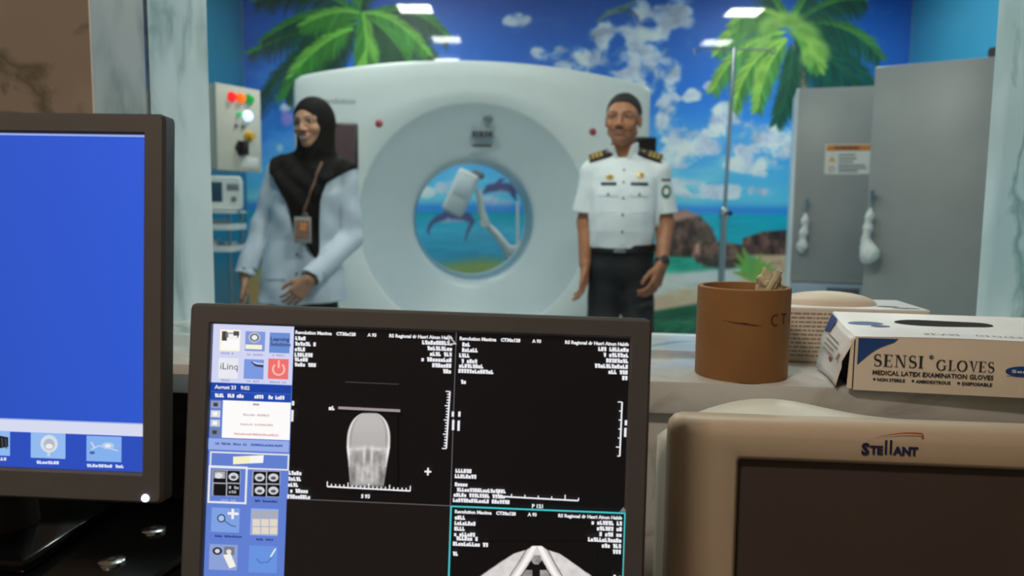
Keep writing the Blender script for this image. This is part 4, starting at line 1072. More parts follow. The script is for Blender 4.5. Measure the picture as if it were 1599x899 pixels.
for i in range(2): cv.blocks(462, 564 + i * 8, 5 + i * 3, 4.2, 6, WH, 60 + i)
head_block(719, 530.5, 'Revolution Maxima', 'CT30x128', 981, 200)
cv.blocks(718, 574, 9, 4.2, 6.4, WH, 70); cv.blocks(717, 582, 13, 4.2, 6.4, WH, 71); cv.blocks(717, 599, 3, 4.0, 6.4, WH, 72)
for i, n_ in enumerate((6, 8)): cv.blocks(712 - i, 738 + i * 8.4, n_, 4.2, 6.4, WH, 80 + i)
for i, n_ in enumerate((5, 20, 20, 22)): cv.blocks(711 - i, 759 + i * 8.2, n_, 4.0, 6.2, WH, 90 + i)
for i, n_ in enumerate((5, 5, 4, 8, 9)): cv.blocks(453 - i * 0.6, 742 + i * 9.2, n_, 4.0, 6.4, WH, 110 + i)
def ruler_h(u0, v0, u1, v1, n_):
    cv.line([(u0, v0), (u1, v1)], 2.4, WH)
    for i in range(n_ + 1):
        t_ = i / n_; u, v = u0 + (u1 - u0) * t_, v0 + (v1 - v0) * t_; h_ = 8 if i % 5 == 0 else 4.5
        cv.line([(u, v), (u + 0.3, v - h_)], 1.7, WH)
def ruler_v(u0, v0, u1, v1, n_):
    cv.line([(u0, v0), (u1, v1)], 2.4, WH)
    for i in range(n_ + 1):
        t_ = i / n_; u, v = u0 + (u1 - u0) * t_, v0 + (v1 - v0) * t_; h_ = 6.5 if i % 5 == 0 else 4
        cv.line([(u, v), (u - h_, v - 0.2)], 1.7, WH)
ruler_h(513, 760, 642, 766.5, 20); ruler_v(704, 611, 698, 700, 20)
ruler_h(778, 774, 902, 780.5, 6); ruler_v(970, 627, 966, 711, 6)
cv.text(566, 777, 'S 93', 8, WH, bold=0.05); cv.text(830, 791.5, 'P 121', 8, WH, bold=0.05)
for (u, v, hh) in ((707, 642, 8), (707.5, 655, 16), (717, 642, 8), (716, 656, 16), (459, 626, 7), (458, 640, 18), (974, 655, 8), (973, 667, 14)): cv.rect(u, v, u + 3.6, v + hh, WH)
cv.line([(542, 596), (625, 599.5)], 1.0, (74, 74, 76)); cv.line([(531, 636.5), (627, 641)], 4.2, (158, 146, 150)); cv.blocks(516, 640, 2, 4.6, 6.5, WH, 300)
cv.line([(664.5, 735.5), (675, 736)], 2.8, WH); cv.line([(670, 730), (669.6, 741.5)], 2.8, WH)
cv.quad([(702, 522), (715, 537), (702, 538)], (200, 200, 200)); cv.quad([(704, 527), (711, 535), (704, 536)], (30, 30, 30))
cv.quad([(971, 790), (976, 797), (965, 797.5)], (120, 120, 120))
# axial slice with the cyan selection frame
cv.line([(705, 789.5), (974, 799.5)], 2.6, (66, 190, 196)); cv.line([(705.5, 789), (697, 1035)], 2.6, (66, 190, 196)); cv.line([(973.5, 799), (965, 1045)], 2.6, (66, 190, 196))
head_block(711, 800, 'Revolution Maxima', 'CT30x128', 969, 400)
cv.blocks(709, 842, 9, 4.2, 6.4, WH, 470); cv.blocks(708, 850.5, 13, 4.2, 6.4, WH, 471); cv.blocks(708, 866, 3, 4.0, 6.4, WH, 472); cv.blocks(955, 901, 3, 4.2, 6.4, WH, 473)
mon_c = monitor('charcoal monitor showing scan viewports with a skull picture, in the middle of the desk', (-0.0854, 0.6725, 0.8895), (R(-6.46), R(1.25), R(-0.88)), cv, None, 0.66)
def foot(t, wx, wy, wz, yaw, w_, d_, h_, m, neck_r=0.03):
    """A level foot plate (its underside at wz) and a neck up to the back of the screen t."""
    bpy.context.view_layer.update()
    inv = t.matrix_world.inverted()
    rbox(w_, d_, h_, h_ * 0.35, 2, (0, 0, h_ / 2)).xf(inv @ Matrix.Translation((wx, wy, wz)) @ Matrix.Rotation(yaw, 4, 'Z')).obj('base', m, t)
    p = inv @ Vector((wx, wy, wz + h_ * 0.6))
    tube([(0, 0.05, -0.06), (p.x * 0.5, 0.075, -0.09), tuple((Vector((p.x, 0.078, -0.10)) * 0.35 + p * 0.65)), tuple(p)], neck_r, 16).obj('neck', M['bezel_back'], t)
foot(mon_c, -0.085, 0.765, 0.6105, 0, 0.24, 0.20, 0.016, M['bezel_back'])

# ---- left monitor
def lfn(u, v):
    # right edge runs (230, 211) - (225.6, 736)
    t_ = (v - 211 - (u - 230) * (0.0218 + (v - 211) / 525 * 0.0350)) / 525.0
    x = SW + (u - (230 - 4.4 * t_)) / 1165.0
    return (x, SH - 2 * SH * t_)
lc = Canvas(lfn)
def lq(t0, t1, x0, x1, rgb):
    lc.k += 1; y = -0.00002 * lc.k
    z = lambda t_: SH - 2 * SH * t_
    lc.m.add([(x0, y, z(t0)), (x1, y, z(t0)), (x1, y, z(t1)), (x0, y, z(t1))], [(0, 1, 2, 3)], rgb)
# desktop gradient, brighter towards the upper right
xs_ = np.linspace(-SW, SW, 12); ts = np.linspace(0, 1, 12); P_, C_ = [], []
for t_ in ts:
    for x in xs_:
        b = 0.86 + 0.16 * (x / SW * 0.5 + 0.5) - 0.04 * t_
        P_.append((x, 0.0, SH - 2 * SH * t_)); c_ = lin(np.array((46, 88, 208)) * b); C_.append((c_[0], c_[1], c_[2], 1.0))
lc.m.add(P_, [(j * 12 + i, j * 12 + i + 1, (j + 1) * 12 + i + 1, (j + 1) * 12 + i) for j in range(11) for i in range(11)], C_)
lq(0, 0.006, -SW, SW, L4((150, 170, 226)))
lq(0.855, 0.893, -SW, SW, L4((214, 218, 240)))
lq(0.893, 1.0, -SW, SW, L4((42, 78, 188)))
lq(0.853, 0.857, -SW, SW, L4((150, 172, 226)))
ic = lambda u, v, w_, h_, rgb: lc.rect(u, v, u + w_, v + h_, rgb, 0.05, -0.01)
ic(-24, 665.5, 40, 39, (150, 180, 236)); ic(-22, 667, 36, 35, (36, 38, 46)); lc.disc((2, 683), 9, 10, (230, 230, 232)); lc.disc((2, 683), 5.5, 7, (120, 124, 134))
ic(41, 669.5, 38, 39, (142, 184, 240)); lc.quad([(45, 682), (62, 677), (77, 681), (77, 696), (62, 700), (46, 699)], (26, 28, 34)); lc.disc((54, 690), 8.5, 7, (214, 216, 220)); lc.disc((54, 690), 4.5, 4.5, (90, 94, 104)); lc.disc((54, 692), 2.4, 2, (226, 226, 226))
for i in range(3): lc.line([(66 + i * 4, 681 + i), (67 + i * 4, 697 + i)], 1.6, (70, 74, 82))
ic(102, 673, 38, 40, (146, 186, 240)); lc.disc((122, 691), 9.5, 14, (214, 220, 232)); lc.disc((122, 692), 6, 9, (176, 184, 202)); lc.disc((122, 695), 4, 4, (236, 236, 236)); lc.line([(122, 704), (121, 711)], 3, (206, 212, 226))
ic(163, 678, 38, 40, (132, 176, 238)); lc.line([(168, 700), (176, 694), (188, 698), (197, 702)], 2, (196, 210, 234)); lc.disc((186, 694), 7, 5.5, (178, 200, 236)); lc.disc((186, 694), 3.5, 3, (224, 232, 244)); lc.disc((169, 705), 3, 2.4, (70, 100, 160)); lc.line([(168, 688), (172, 698)], 1.8, (206, 216, 236))
for (u, v, n_) in ((-14, 711, 5), (44, 716.5, 10), (108, 722.5, 8), (163, 727.5, 13)): lc.blocks(u, v, n_, 3.1, 5, (214, 222, 246), int(v), sk=0.04)
lc.line([(4, 716), (12, 716)], 1, (90, 120, 200))
mon_l = monitor('charcoal monitor with a plain blue desktop and a row of icons', (-0.5141, 0.6959, 1.0618), (R(-3.82), R(0.47), R(-3.47)), lc, (0.192, -0.172), 0.86)
foot(mon_l, -0.528, 0.785, 0.8005, R(-4), 0.155, 0.165, 0.014, M['black_glass'])

# black glass riser under the left monitor, with chrome discs; the monitor's foot plate stands on it
ri = thing('monitor_riser', 'black glass riser with chrome disc fasteners under the blue-screen monitor', 'monitor stand', (-0.6186, 0.7707, 0.61), R(-10))
loft([xy(rrect(0.58, 0.32, 0.02, 4), 0.178), xy(rrect(0.584, 0.324, 0.022, 4), 0.182), xy(rrect(0.584, 0.324, 0.022, 4), 0.187), xy(rrect(0.58, 0.32, 0.02, 4), 0.190)]).obj('glass_top', M['black_glass'], ri)
for (x, y) in ((0.228, 0.070), (0.234, -0.004), (-0.228, 0.070), (-0.234, -0.004)):
    d_ = lathe([(0.0, 0.1932), (0.011, 0.1932), (0.0125, 0.1924), (0.0130, 0.1895)], 28).xf(Matrix.Translation((x, y, 0))).obj('disc_fastener', M['chrome'], ri)
    lathe([(0.0, 0.1944), (0.0036, 0.1942), (0.004, 0.1930)], 16).xf(Matrix.Translation((x, y, 0))).obj('screw', M['dark_metal'], d_)
for x in (-0.235, 0.235):
    box(x - 0.02, x + 0.02, -0.15, 0.15, 0.0, 0.178, 0.004).obj('leg', M['matt_black'], ri)

# black computer case standing behind the left monitor
pc = thing('computer_case', 'black computer case standing between the blue monitor and the ledge', 'computer', (-0.40, 0.985, 0.61), R(-6.5))
box(-0.33, 0.13, -0.05, 0.05, 0.006, 0.310, 0.006).obj('case', M['matt_black'], pc)
for x in (-0.29, 0.10): box(x - 0.02, x + 0.02, -0.045, 0.045, 0.0, 0.007, 0.001).obj('foot', M['matt_black'], pc)
box(-0.09, 0.09, -0.054, -0.048, 0.24, 0.285, 0.003).obj('drive_bay', M['dark_metal'], pc)

# ---- beige injector display on the right
st = thing('injector_display', 'beige injector display with an unlit dark screen, right of the scan console', 'display', (0.3880, 0.765, 0.759), 0, None, (R(-3.0), R(0.35), R(-4.0)))
def beige_display():
    ow, oh = 0.445, 0.315
    iw, ih = 0.302, 0.220
    top = 0.175
    cz = top - oh / 2; iz = top - 0.0425 - ih / 2
    ix = 0.0
    L_ = [xz(rrect(iw, ih, 0.003, 3, ix, iz), 0.012), xz(rrect(iw, ih, 0.003, 3, ix, iz), 0.004), xz(rrect(iw + 0.006, ih + 0.006, 0.005, 3, ix, iz), -0.001),
          xz(rrect(iw + 0.012, ih + 0.012, 0.005, 3, ix, iz), -0.0035), xz(rrect(ow - 0.058, oh - 0.036, 0.022, 3, 0, cz), -0.0040), xz(rrect(ow - 0.05, oh - 0.03, 0.022, 3, 0, cz), -0.0038), xz(rrect(ow - 0.02, oh - 0.012, 0.020, 3, 0, cz), 0.0), xz(rrect(ow - 0.004, oh - 0.002, 0.017, 3, 0, cz), 0.010), xz(rrect(ow, oh, 0.016, 3, 0, cz), 0.02), xz(rrect(ow, oh, 0.016, 3, 0, cz), 0.030)]
    loft(L_, False, False).obj('bezel', M['beige'], st, angle=40)
    MB().add(xz([(-iw / 2, iz - ih / 2), (iw / 2, iz - ih / 2), (iw / 2, iz + ih / 2), (-iw / 2, iz + ih / 2)], 0.0105), [(0, 1, 2, 3)]).obj('screen', M['dim_screen'], st, fix=False)
    # domed rear shell, its crown rising over the bezel
    def dome(w_, up, lo, r_, y, bulge):
        out = []
        n_ = 40
        for k in range(n_ + 1):
            x = w_ / 2 - w_ * k / n_; s_ = 1 - abs(2 * x / w_) ** 6
            hump = bulge * math.exp(-((x + 0.110) / 0.085) ** 2)
            out.append((x, y, up - 0.03 * (1 - s_) + hump))
        out += [(-w_ / 2, y, lo), (w_ / 2, y, lo)]
        return out
    loft([dome(ow - 0.004, top - 0.004, top - oh + 0.01, 0, 0.026, 0.004), dome(ow + 0.010, top - 0.006, top - oh + 0.01, 0, 0.045, 0.012), dome(ow + 0.012, top - 0.008, top - oh + 0.01, 0, 0.065, 0.019), dome(ow - 0.03, top - 0.014, top - oh + 0.02, 0, 0.090, 0.017), dome(ow - 0.12, top - 0.06, top - oh + 0.06, 0, 0.120, 0.002)]).obj('rear_shell', M['pale_beige'], st, angle=60)
    # maker's wordmark: small-cap letters with two tall strokes and a swoosh
    lg = MB(); x = 0.0; zb = top - 0.0295; s_ = 0.0105
    def put(ch, size, adv, bold=0.035, dz=0.0):
        nonlocal x
        vs, fs = text_polys(ch, size, bold * 1.0, 1.0)
        lg.add([(x + a - 0.030, -0.0052, zb + b + dz) for a, b in vs], fs); x += adv
    B_ = 0.0004
    put('S', 0.0160, 0.0084, B_ * 2.2, -0.0008)
    for ch, ad in (('T', 0.0066), ('E', 0.0066)): put(ch, 0.0116, ad, B_ * 1.6)
    for _ in range(2): lg.add([(x - 0.030 + a, -0.0052, zb + b) for a, b in ((0.0012, 0), (0.0034, 0), (0.0034, 0.0148), (0.0012, 0.0148))], [(0, 1, 2, 3)]); x += 0.0048
    x += 0.0006
    for ch, ad in (('A', 0.0080), ('N', 0.0086), ('T', 0.0070)): put(ch, 0.0116, ad, B_ * 1.6)
    lg.obj('wordmark', M['navy_print'], st, smooth=False)
    pts = [(-0.018 + 0.047 * t_, zb + 0.0165 + 0.0062 * math.sin(PI * t_ * 0.62)) for t_ in np.linspace(0, 1, 22)] + [(0.0298, zb + 0.0200), (0.0285, zb + 0.0172)]
    vs, fs = stroke2d(pts, [0.0003 + 0.0013 * min(1, i / 18) for i in range(22)] + [0.0016, 0.0006])
    MB().add([(a, -0.0052, b) for a, b in vs], fs).obj('swoosh', M['rust_print'], st, smooth=False)
    foot(st, 0.385, 0.845, 0.6125, R(-4), 0.24, 0.14, 0.014, M['pale_beige'], 0.03)
beige_display()

# ================================================================== things on the ledge
LZ = 0.93
M['cardboard'] = mat('cardboard_tube', (146, 103, 58), 0.7, var=0.06, scale=25, bump=0.06, bscale=300)
M['cardboard_dark'] = mat('cardboard_inside', (104, 66, 34), 0.8)
M['ink'] = mat('brown_ink', (74, 42, 20), 0.8)
M['crumple'] = mat('crumpled_paper', (192, 184, 156), 0.8, var=0.15, scale=60)
M['wood'] = mat('pale_wood', (204, 178, 136), 0.7, var=0.1)
cup = thing('cardboard_cup', 'brown cardboard tube cup with two handwritten letters, on the ledge', 'cup', (0.311, 1.032, LZ), 0)
CR, CHt = 0.0605, 0.120
lathe([(0.0, 0.001), (CR - 0.001, 0.0), (CR, 0.002), (CR, CHt - 0.001), (CR - 0.001, CHt), (CR - 0.0065, CHt), (CR - 0.0075, CHt - 0.002), (CR - 0.0075, 0.006), (0.0, 0.006)], 72).obj('tube_wall', M['cardboard'], cup, angle=35)
def on_cup(strokes, w_, name):
    m = MB()
    for pts in strokes:
        q = [pts[0]]
        for a, b in zip(pts, pts[1:]):
            for k in range(1, 5): q.append((a[0] + (b[0] - a[0]) * k / 4, a[1] + (b[1] - a[1]) * k / 4))
        vs, fs = stroke2d(q, w_ if not isinstance(w_, list) else [w_[min(len(w_) - 1, i * len(w_) // len(q))] for i in range(len(q))])
        m.add([((CR + 0.0004) * math.sin(a / CR), -(CR + 0.0004) * math.cos(a / CR), b) for a, b in vs], fs)
    m.obj(name, M['ink'], cup, smooth=False)
a0 = 0.0175
on_cup([[(a0 + 0.0085 + 0.0062 * math.cos(R(t_)), 0.0815 + 0.0068 * math.sin(R(t_))) for t_ in range(60, 305, 20)], [(a0 + 0.018, 0.0885), (a0 + 0.031, 0.0880)], [(a0 + 0.0245, 0.0882), (a0 + 0.0238, 0.0752)], [(a0 + 0.0375, 0.079), (a0 + 0.0415, 0.0795)]], 0.0023, 'handwriting')
on_cup([[(-0.043, 0.0795), (-0.034, 0.0785), (-0.026, 0.0775), (-0.016, 0.0772), (-0.004, 0.0755), (0.006, 0.0748)]], [0.0004, 0.0009, 0.0014, 0.0024, 0.0016, 0.0005], 'scratch')
def crumple(name, label, c, r, seed, m, parent=None, sub=4, amp=0.45):
    bm = bmesh.new(); bmesh.ops.create_icosphere(bm, subdivisions=sub, radius=1)
    from mathutils import noise
    for v in bm.verts:
        p = v.co * 2.1 + Vector((seed, seed * 1.7, 0)); d = 1 + amp * (noise.noise(p) + 0.6 * abs(noise.noise(p * 2.3)) - 0.3)
        v.co = Vector((v.co.x * r[0], v.co.y * r[1], v.co.z * r[2])) * d
    mb = MB(); bm.verts.index_update(); mb.add([v.co[:] for v in bm.verts], [[v.index for v in f.verts] for f in bm.faces]); bm.free()
    o = mb.obj(name, m, parent, c, angle=25)
    return tag(o, label, 'paper')
crumple('crumpled_paper', 'crumpled beige paper wad sticking out of the cardboard cup', (0.311 + 0.035, 1.036, LZ + 0.116), (0.018, 0.017, 0.024), 3.1, M['crumple'])
o = tube([(0.311 - 0.022, 1.03, LZ + 0.0095), (0.311 + 0.036, 1.000, LZ + 0.143)], 0.0040, 10).obj('paper_roll', M['crumple'])
o.data.transform(Matrix.Identity(4))
tag(o, 'thin pale stick leaning on the front inner rim of the cardboard cup', 'stick')

M['carton'] = mat('box_card', (224, 212, 196), 0.5, var=0.03, scale=20)
M['carton_lit'] = mat('box_card_lit', (242, 242, 244), 0.32, var=0.03, scale=20)  # same card, with scan-room light from above put into the colour
M['blue_print'] = mat('blue_print', (30, 70, 140), 0.45)
M['black_print'] = mat('black_print', (46, 42, 44), 0.6)
M['grey_print'] = mat('grey_print', (146, 142, 140), 0.6)
M['hole_shade'] = mat('hole_shade', (30, 22, 22), 0.9)  # stands in for the shade inside the box openings

# serif capitals drawn as thick and thin strokes, unit cap height
def serif(ch):
    T, t_, s = 0.17, 0.055, 0.05
    P = []
    def bar(x0, z0, x1, z1): P.append(([(x0, z0), (x1, z0), (x1, z1), (x0, z1)], [(0, 1, 2, 3)]))
    def arc(cx, cz, rx, rz, a0, a1, wf, n=24):
        pts = [(cx + rx * math.cos(R(a0 + (a1 - a0) * i / n)), cz + rz * math.sin(R(a0 + (a1 - a0) * i / n))) for i in range(n + 1)]
        P.append(stroke2d(pts, [wf(a0 + (a1 - a0) * i / n) for i in range(n + 1)]))
    ow = lambda a: t_ + (T - t_) * abs(math.cos(R(a)))
    if ch == 'I': bar(0.09, 0, 0.09 + T, 1); bar(0.0, 0, 0.35, s); bar(0, 1 - s, 0.35, 1); return P, 0.42
    if ch == 'E': bar(0.09, 0, 0.09 + T, 1); bar(0, 0, 0.62, s); bar(0, 1 - s, 0.60, 1); bar(0.2, 0.48, 0.46, 0.48 + s); bar(0.57, 0, 0.62, 0.24); bar(0.55, 0.78, 0.60, 1); bar(0.43, 0.38, 0.47, 0.62); return P, 0.70
    if ch == 'L': bar(0.09, 0, 0.09 + T, 1); bar(0, 0, 0.62, s); bar(0, 1 - s, 0.35, 1); bar(0.57, 0, 0.62, 0.26); return P, 0.68
    if ch == 'N':
        bar(0.12, 0, 0.12 + t_, 1); bar(0.66, 0, 0.66 + t_, 1); bar(0.02, 0, 0.27, s); bar(0.56, 1 - s, 0.82, 1); bar(0.0, 1 - s, 0.2, 1)
        P.append(([(0.10, 1), (0.29, 1), (0.72, 0), (0.60, 0)], [(0, 1, 2, 3)])); return P, 0.88
    if ch == 'V':
        P.append(([(0.08, 1), (0.27, 1), (0.46, 0.0), (0.40, 0)], [(0, 1, 2, 3)])); P.append(([(0.62, 1), (0.68, 1), (0.45, 0.0), (0.40, 0)], [(0, 1, 2, 3)])); bar(0.0, 1 - s, 0.34, 1); bar(0.54, 1 - s, 0.78, 1); return P, 0.76
    if ch == 'O': arc(0.43, 0.5, 0.36, 0.485, 0, 360, ow, 40); return P, 0.92
    if ch == 'G':
        arc(0.43, 0.5, 0.36, 0.485, 48, 330, ow, 36); bar(0.63, 0.08, 0.63 + T * 0.8, 0.44); bar(0.54, 0.42, 0.88, 0.42 + s); bar(0.66, 0.72, 0.71, 0.97); return P, 0.94
    if ch == 'S':
        pts, ws = [], []
        for i in range(13): a = 35 + (250 - 35) * i / 12; pts.append((0.28 + 0.19 * math.cos(R(a)), 0.745 + 0.235 * math.sin(R(a))))
        for i in range(1, 14): a = 70 - (70 + 145) * i / 13; pts.append((0.29 + 0.22 * math.cos(R(a)), 0.262 + 0.245 * math.sin(R(a))))
        n = len(pts); P.append(stroke2d(pts, [t_ + (T - t_) * math.exp(-((i / (n - 1) - 0.5) / 0.22) ** 2) for i in range(n)]))
        bar(0.42, 0.74, 0.465, 1.0); bar(0.08, 0.0, 0.125, 0.28); return P, 0.62
def serif_word(word, h, wx=1.0):
    m, x = [], 0.0
    for ch in word:
        P, adv = serif(ch); m += [([(x + a * h * wx, b * h) for a, b in vs], fs) for vs, fs in P]; x += (adv + 0.05) * h * wx
    return m, x

# ---- glove box in front: local origin at the near bottom-left corner, x along the front, y away
gb = thing('glove_box', 'white medical glove box with blue corner and open end flap, in front on the ledge', 'box', (0.4255, 0.945, LZ), R(-10))
BLn, BD, BHf, BHb = 0.245, 0.125, 0.0665, 0.0815
def glove_box():
    # walls with rolled top edge; the top sags between a low front and a high back edge
    nx = 16
    def topz(x, y):
        s_ = y / BD; return BHf + (BHb - BHf) * s_ + 0.0022 * math.sin(PI * x / BLn) * (1 - s_) - 0.003 * math.sin(PI * s_)
    body = MB()
    def strip(A, B): # two polylines
        n_ = len(A); body.add(A + B, [(i, i + 1, n_ + i + 1, n_ + i) for i in range(n_ - 1)])
    xs = [BLn * i / nx for i in range(nx + 1)]
    bulge = lambda x, z: -0.0022 * math.sin(PI * x / BLn) * math.sin(PI * z / BHf)
    rows = [[(x, bulge(x, z) , z if z < BHf else topz(x, 0)) for x in xs] for z in (0.0, 0.012, 0.03, 0.05, BHf)]
    for a, b in zip(rows, rows[1:]): strip(a, b)
    strip([(x, BD, 0) for x in xs], [(x, BD, topz(x, BD)) for x in xs])
    body.add([(BLn, 0, 0), (BLn, BD, 0), (BLn, BD, topz(BLn, BD)), (BLn, 0, topz(BLn, 0))], [(0, 1, 2, 3)])
    body.add([(0, 0, 0.0), (BLn, 0, 0.0), (BLn, BD, 0.0), (0, BD, 0.0)], [(3, 2, 1, 0)])
    body.obj('carton_body', M['carton'], gb, angle=30)
    # dark sheet for the shade inside the open end, set back a little
    MB().add([(0.006, 0.002, 0.001), (0.006, BD - 0.002, 0.001), (0.006, BD - 0.002, BHb - 0.003), (0.006, 0.002, BHf - 0.003)], [(0, 1, 2, 3)]).obj('inner_shade', M['hole_shade'], gb, smooth=False, fix=False)
    tp = MB(); ny = 8
    tp.add([(x, BD * j / ny, topz(x, BD * j / ny) + 0.0004) for j in range(ny + 1) for x in xs], [(j * (nx + 1) + i, j * (nx + 1) + i + 1, (j + 1) * (nx + 1) + i + 1, (j + 1) * (nx + 1) + i) for j in range(ny) for i in range(nx)])
    top = tp.obj('top_panel', M['carton_lit'], gb, angle=30)
    # dispensing slot: flat patch painted dark as shade, wider at both ends, torn outline
    n_ = 44; ol = []
    for k in range(n_):
        a = 2 * PI * k / n_; x = 0.128 + 0.060 * math.cos(a); rr = 0.0175 * (0.75 + 0.25 * abs(math.cos(a)) ** 2) * (1 + 0.12 * math.sin(3 * a + 1))
        y = 0.084 + rr * math.sin(a); ol.append((x, y))
    MB().add([(x, y, topz(x, y) + 0.0009) for x, y in ol] + [(0.128, 0.084, topz(0.128, 0.084) + 0.0009)], [(k, (k + 1) % n_, n_) for k in range(n_)]).obj('dispensing_slot', M['hole_shade'], gb, smooth=False)
    # printing on the top
    tm = MB()
    for (x, y, w_, d_) in ((0.03, 0.075, 0.022, 0.008), (0.045, 0.062, 0.012, 0.005)):
        p = [(x + w_ * math.cos(2 * PI * k / 16), y + d_ * math.sin(2 * PI * k / 16)) for k in range(16)]
        tm.add([(a, b, topz(a, b) + 0.0009) for a, b in p], [tuple(range(16))])
    tm.obj('top_emblem', M['blue_print'], gb, smooth=False)
    gm = MB()
    for wd, x0, h_ in (('SENSI', 0.085, 0.011), ('GLOVES', 0.145, 0.010)):
        mm, wdt = serif_word(wd, h_, 1.1)
        for vs, fs in mm: gm.add([(x0 + a, 0.028 - b, topz(x0 + a, 0.028 - b) + 0.0009) for a, b in vs], fs)
    gm.obj('top_lettering', M['grey_print'], gb, smooth=False)
    # folded inner flap and swung-open end flap, hinged along the top edge
    fl = MB(); k = 8
    for j in range(k + 1):
        s_ = j / k; out = -0.030 * s_ + 0.010 * s_ * s_ * (s_ > 0.6)
        for i in range(5):
            y = BD * i / 4 * 1.0; z0 = topz(0, y)
            fl.v.append((out + 0.003 * math.sin(PI * i / 4) * s_, y + 0.004 * s_ * (1 - i / 2), z0 * (1 - s_) + 0.003 * s_)); fl.c.append((1, 1, 1, 1))
    fs = [(j * 5 + i, j * 5 + i + 1, (j + 1) * 5 + i + 1, (j + 1) * 5 + i) for j in range(k) for i in range(4)]
    fl.f += fs; fl.fm += [0] * len(fs)
    ef = fl.obj('end_flap', M['carton_lit'], gb, angle=50)
    sm = ef.modifiers.new('card', 'SOLIDIFY'); sm.thickness = 0.0008
    s2 = MB().add([(-0.001, 0.001, BHf - 0.001), (-0.001, 0.001, 0.001), (-0.0065, 0.004, 0.002), (-0.004, 0.004, BHf - 0.006)], [(0, 1, 2, 3)])
    o2 = s2.obj('dust_flap', M['carton'], gb, smooth=False); q = o2.modifiers.new('card', 'SOLIDIFY'); q.thickness = 0.0008
    # printing on the end flap
    def onflap(y, s_, dx=-0.0012): 
        out = -0.030 * s_ + 0.010 * s_ * s_ * (s_ > 0.6); z0 = BHf + (BHb - BHf) * y / BD
        return (out + 0.003 * math.sin(PI * y / BD) * s_ + dx, y + 0.004 * s_ * (1 - 2 * y / BD), z0 * (1 - s_) + 0.003 * s_)
    MB().add([onflap(BD * 0.98, 0.02), onflap(BD * 0.72, 0.02), onflap(BD * 0.80, 0.28), onflap(BD * 0.98, 0.34)], [(0, 1, 2, 3)]).obj('flap_corner', M['blue_print'], ef, smooth=False)
    pr = MB()
    for s0, ya, yb in ((0.30, 0.80, 0.35), (0.38, 0.80, 0.30), (0.46, 0.80, 0.40), (0.54, 0.78, 0.34)):
        pr.add([onflap(BD * ya, s0), onflap(BD * yb, s0), onflap(BD * yb, s0 + 0.03), onflap(BD * ya, s0 + 0.03)], [(0, 1, 2, 3)])
    pr.add([onflap(BD * 0.20, 0.42), onflap(BD * 0.12, 0.42), onflap(BD * 0.12, 0.54), onflap(BD * 0.20, 0.54)], [(0, 1, 2, 3)])
    pr.obj('flap_print', M['grey_print'], ef, smooth=False)
    MB().add([onflap(BD * 0.50, 0.62), onflap(BD * 0.42, 0.67), onflap(BD * 0.50, 0.72), onflap(BD * 0.58, 0.67)], [(0, 1, 2, 3)]).obj('flap_red_mark', M['red_lens'], ef, smooth=False)
    # front printing follows the bulging card
    def fr(pts_faces, name, m):
        mb = MB()
        for vs, fs in pts_faces: mb.add([(a, bulge(a, b) - 0.0012, b) for a, b in vs], fs)
        return mb.obj(name, m, gb, smooth=False)
    ct = [(0.003, BHf - 0.001), (0.049, BHf - 0.0005)] + [(0.049 - 0.046 * t_, (BHf - 0.0005) - 0.034 * t_ ** 0.7 + 0.008 * math.sin(PI * t_)) for t_ in np.linspace(0.12, 1, 9)]
    fr([(ct, [tuple([0] + [i, i + 1])for i in range(1, len(ct) - 1)])], 'corner_print', M['blue_print'])
    a_, w1 = serif_word('SENSI', 0.0152, 1.12); b_, w2 = serif_word('GLOVES', 0.0130, 1.12)
    x0 = 0.0215
    k1 = 0.0590 / w1; k2 = 0.0660 / w2
    word = [([(x0 + p[0] * k1, 0.0312 + p[1]) for p in vs], fs) for vs, fs in a_] + [([(x0 + 0.0715 + p[0] * k2, 0.0298 + p[1]) for p in vs], fs) for vs, fs in b_]
    fr(word, 'brand_lettering', M['black_print'])
    ring = [(x0 + 0.0655 + 0.0026 * q * math.cos(2 * PI * i / 16), 0.0455 + 0.0026 * q * math.sin(2 * PI * i / 16)) for i in range(16) for q in (1, 0.75)]
    vs, fs = text_polys('R', 0.0040, 0.0002); 
    fr([(ring, [(2 * i, 2 * i + 1, (2 * i + 3) % 32, (2 * i + 2) % 32) for i in range(16)]), ([(x0 + 0.0642 + a, 0.0441 + b) for a, b in vs], fs)], 'registered_mark', M['black_print'])
    def line(body, x, z, size, width, bold):
        vs, fs = text_polys(body, size, bold); mx = max(v[0] for v in vs); kx = width / mx
        return ([(x + a * kx, z + b) for a, b in vs], fs)
    lines = [line('MEDICAL LATEX EXAMINATION GLOVES', x0 - 0.0005, 0.0208, 0.0078, 0.1365, 0.00022), line('NON STERILE', x0 + 0.0055, 0.0128, 0.0054, 0.0320, 0.00022), line('AMBIDEXTROUS', x0 + 0.0500, 0.0128, 0.0054, 0.0390, 0.00022), line('DISPOSABLE', x0 + 0.1015, 0.0128, 0.0054, 0.0340, 0.00022)]
    for bx in (0.0022, 0.0465, 0.0980): lines.append(([(x0 + bx + 0.0016 * math.cos(2 * PI * i / 14), 0.0150 + 0.0016 * math.sin(2 * PI * i / 14)) for i in range(14)], [tuple(range(14))]))
    fr(lines, 'small_lettering', M['black_print'])
    oc = (x0 + 0.1680, 0.0325)
    ov = fr([([(oc[0] + 0.0195 * math.cos(2 * PI * i / 28), oc[1] + 0.0062 * math.sin(2 * PI * i / 28)) for i in range(28)], [tuple(range(28))])], 'oval_emblem', M['blue_print'])
    vs, fs = text_polys('Sensi', 0.0052, 0.0001); mx = max(v[0] for v in vs)
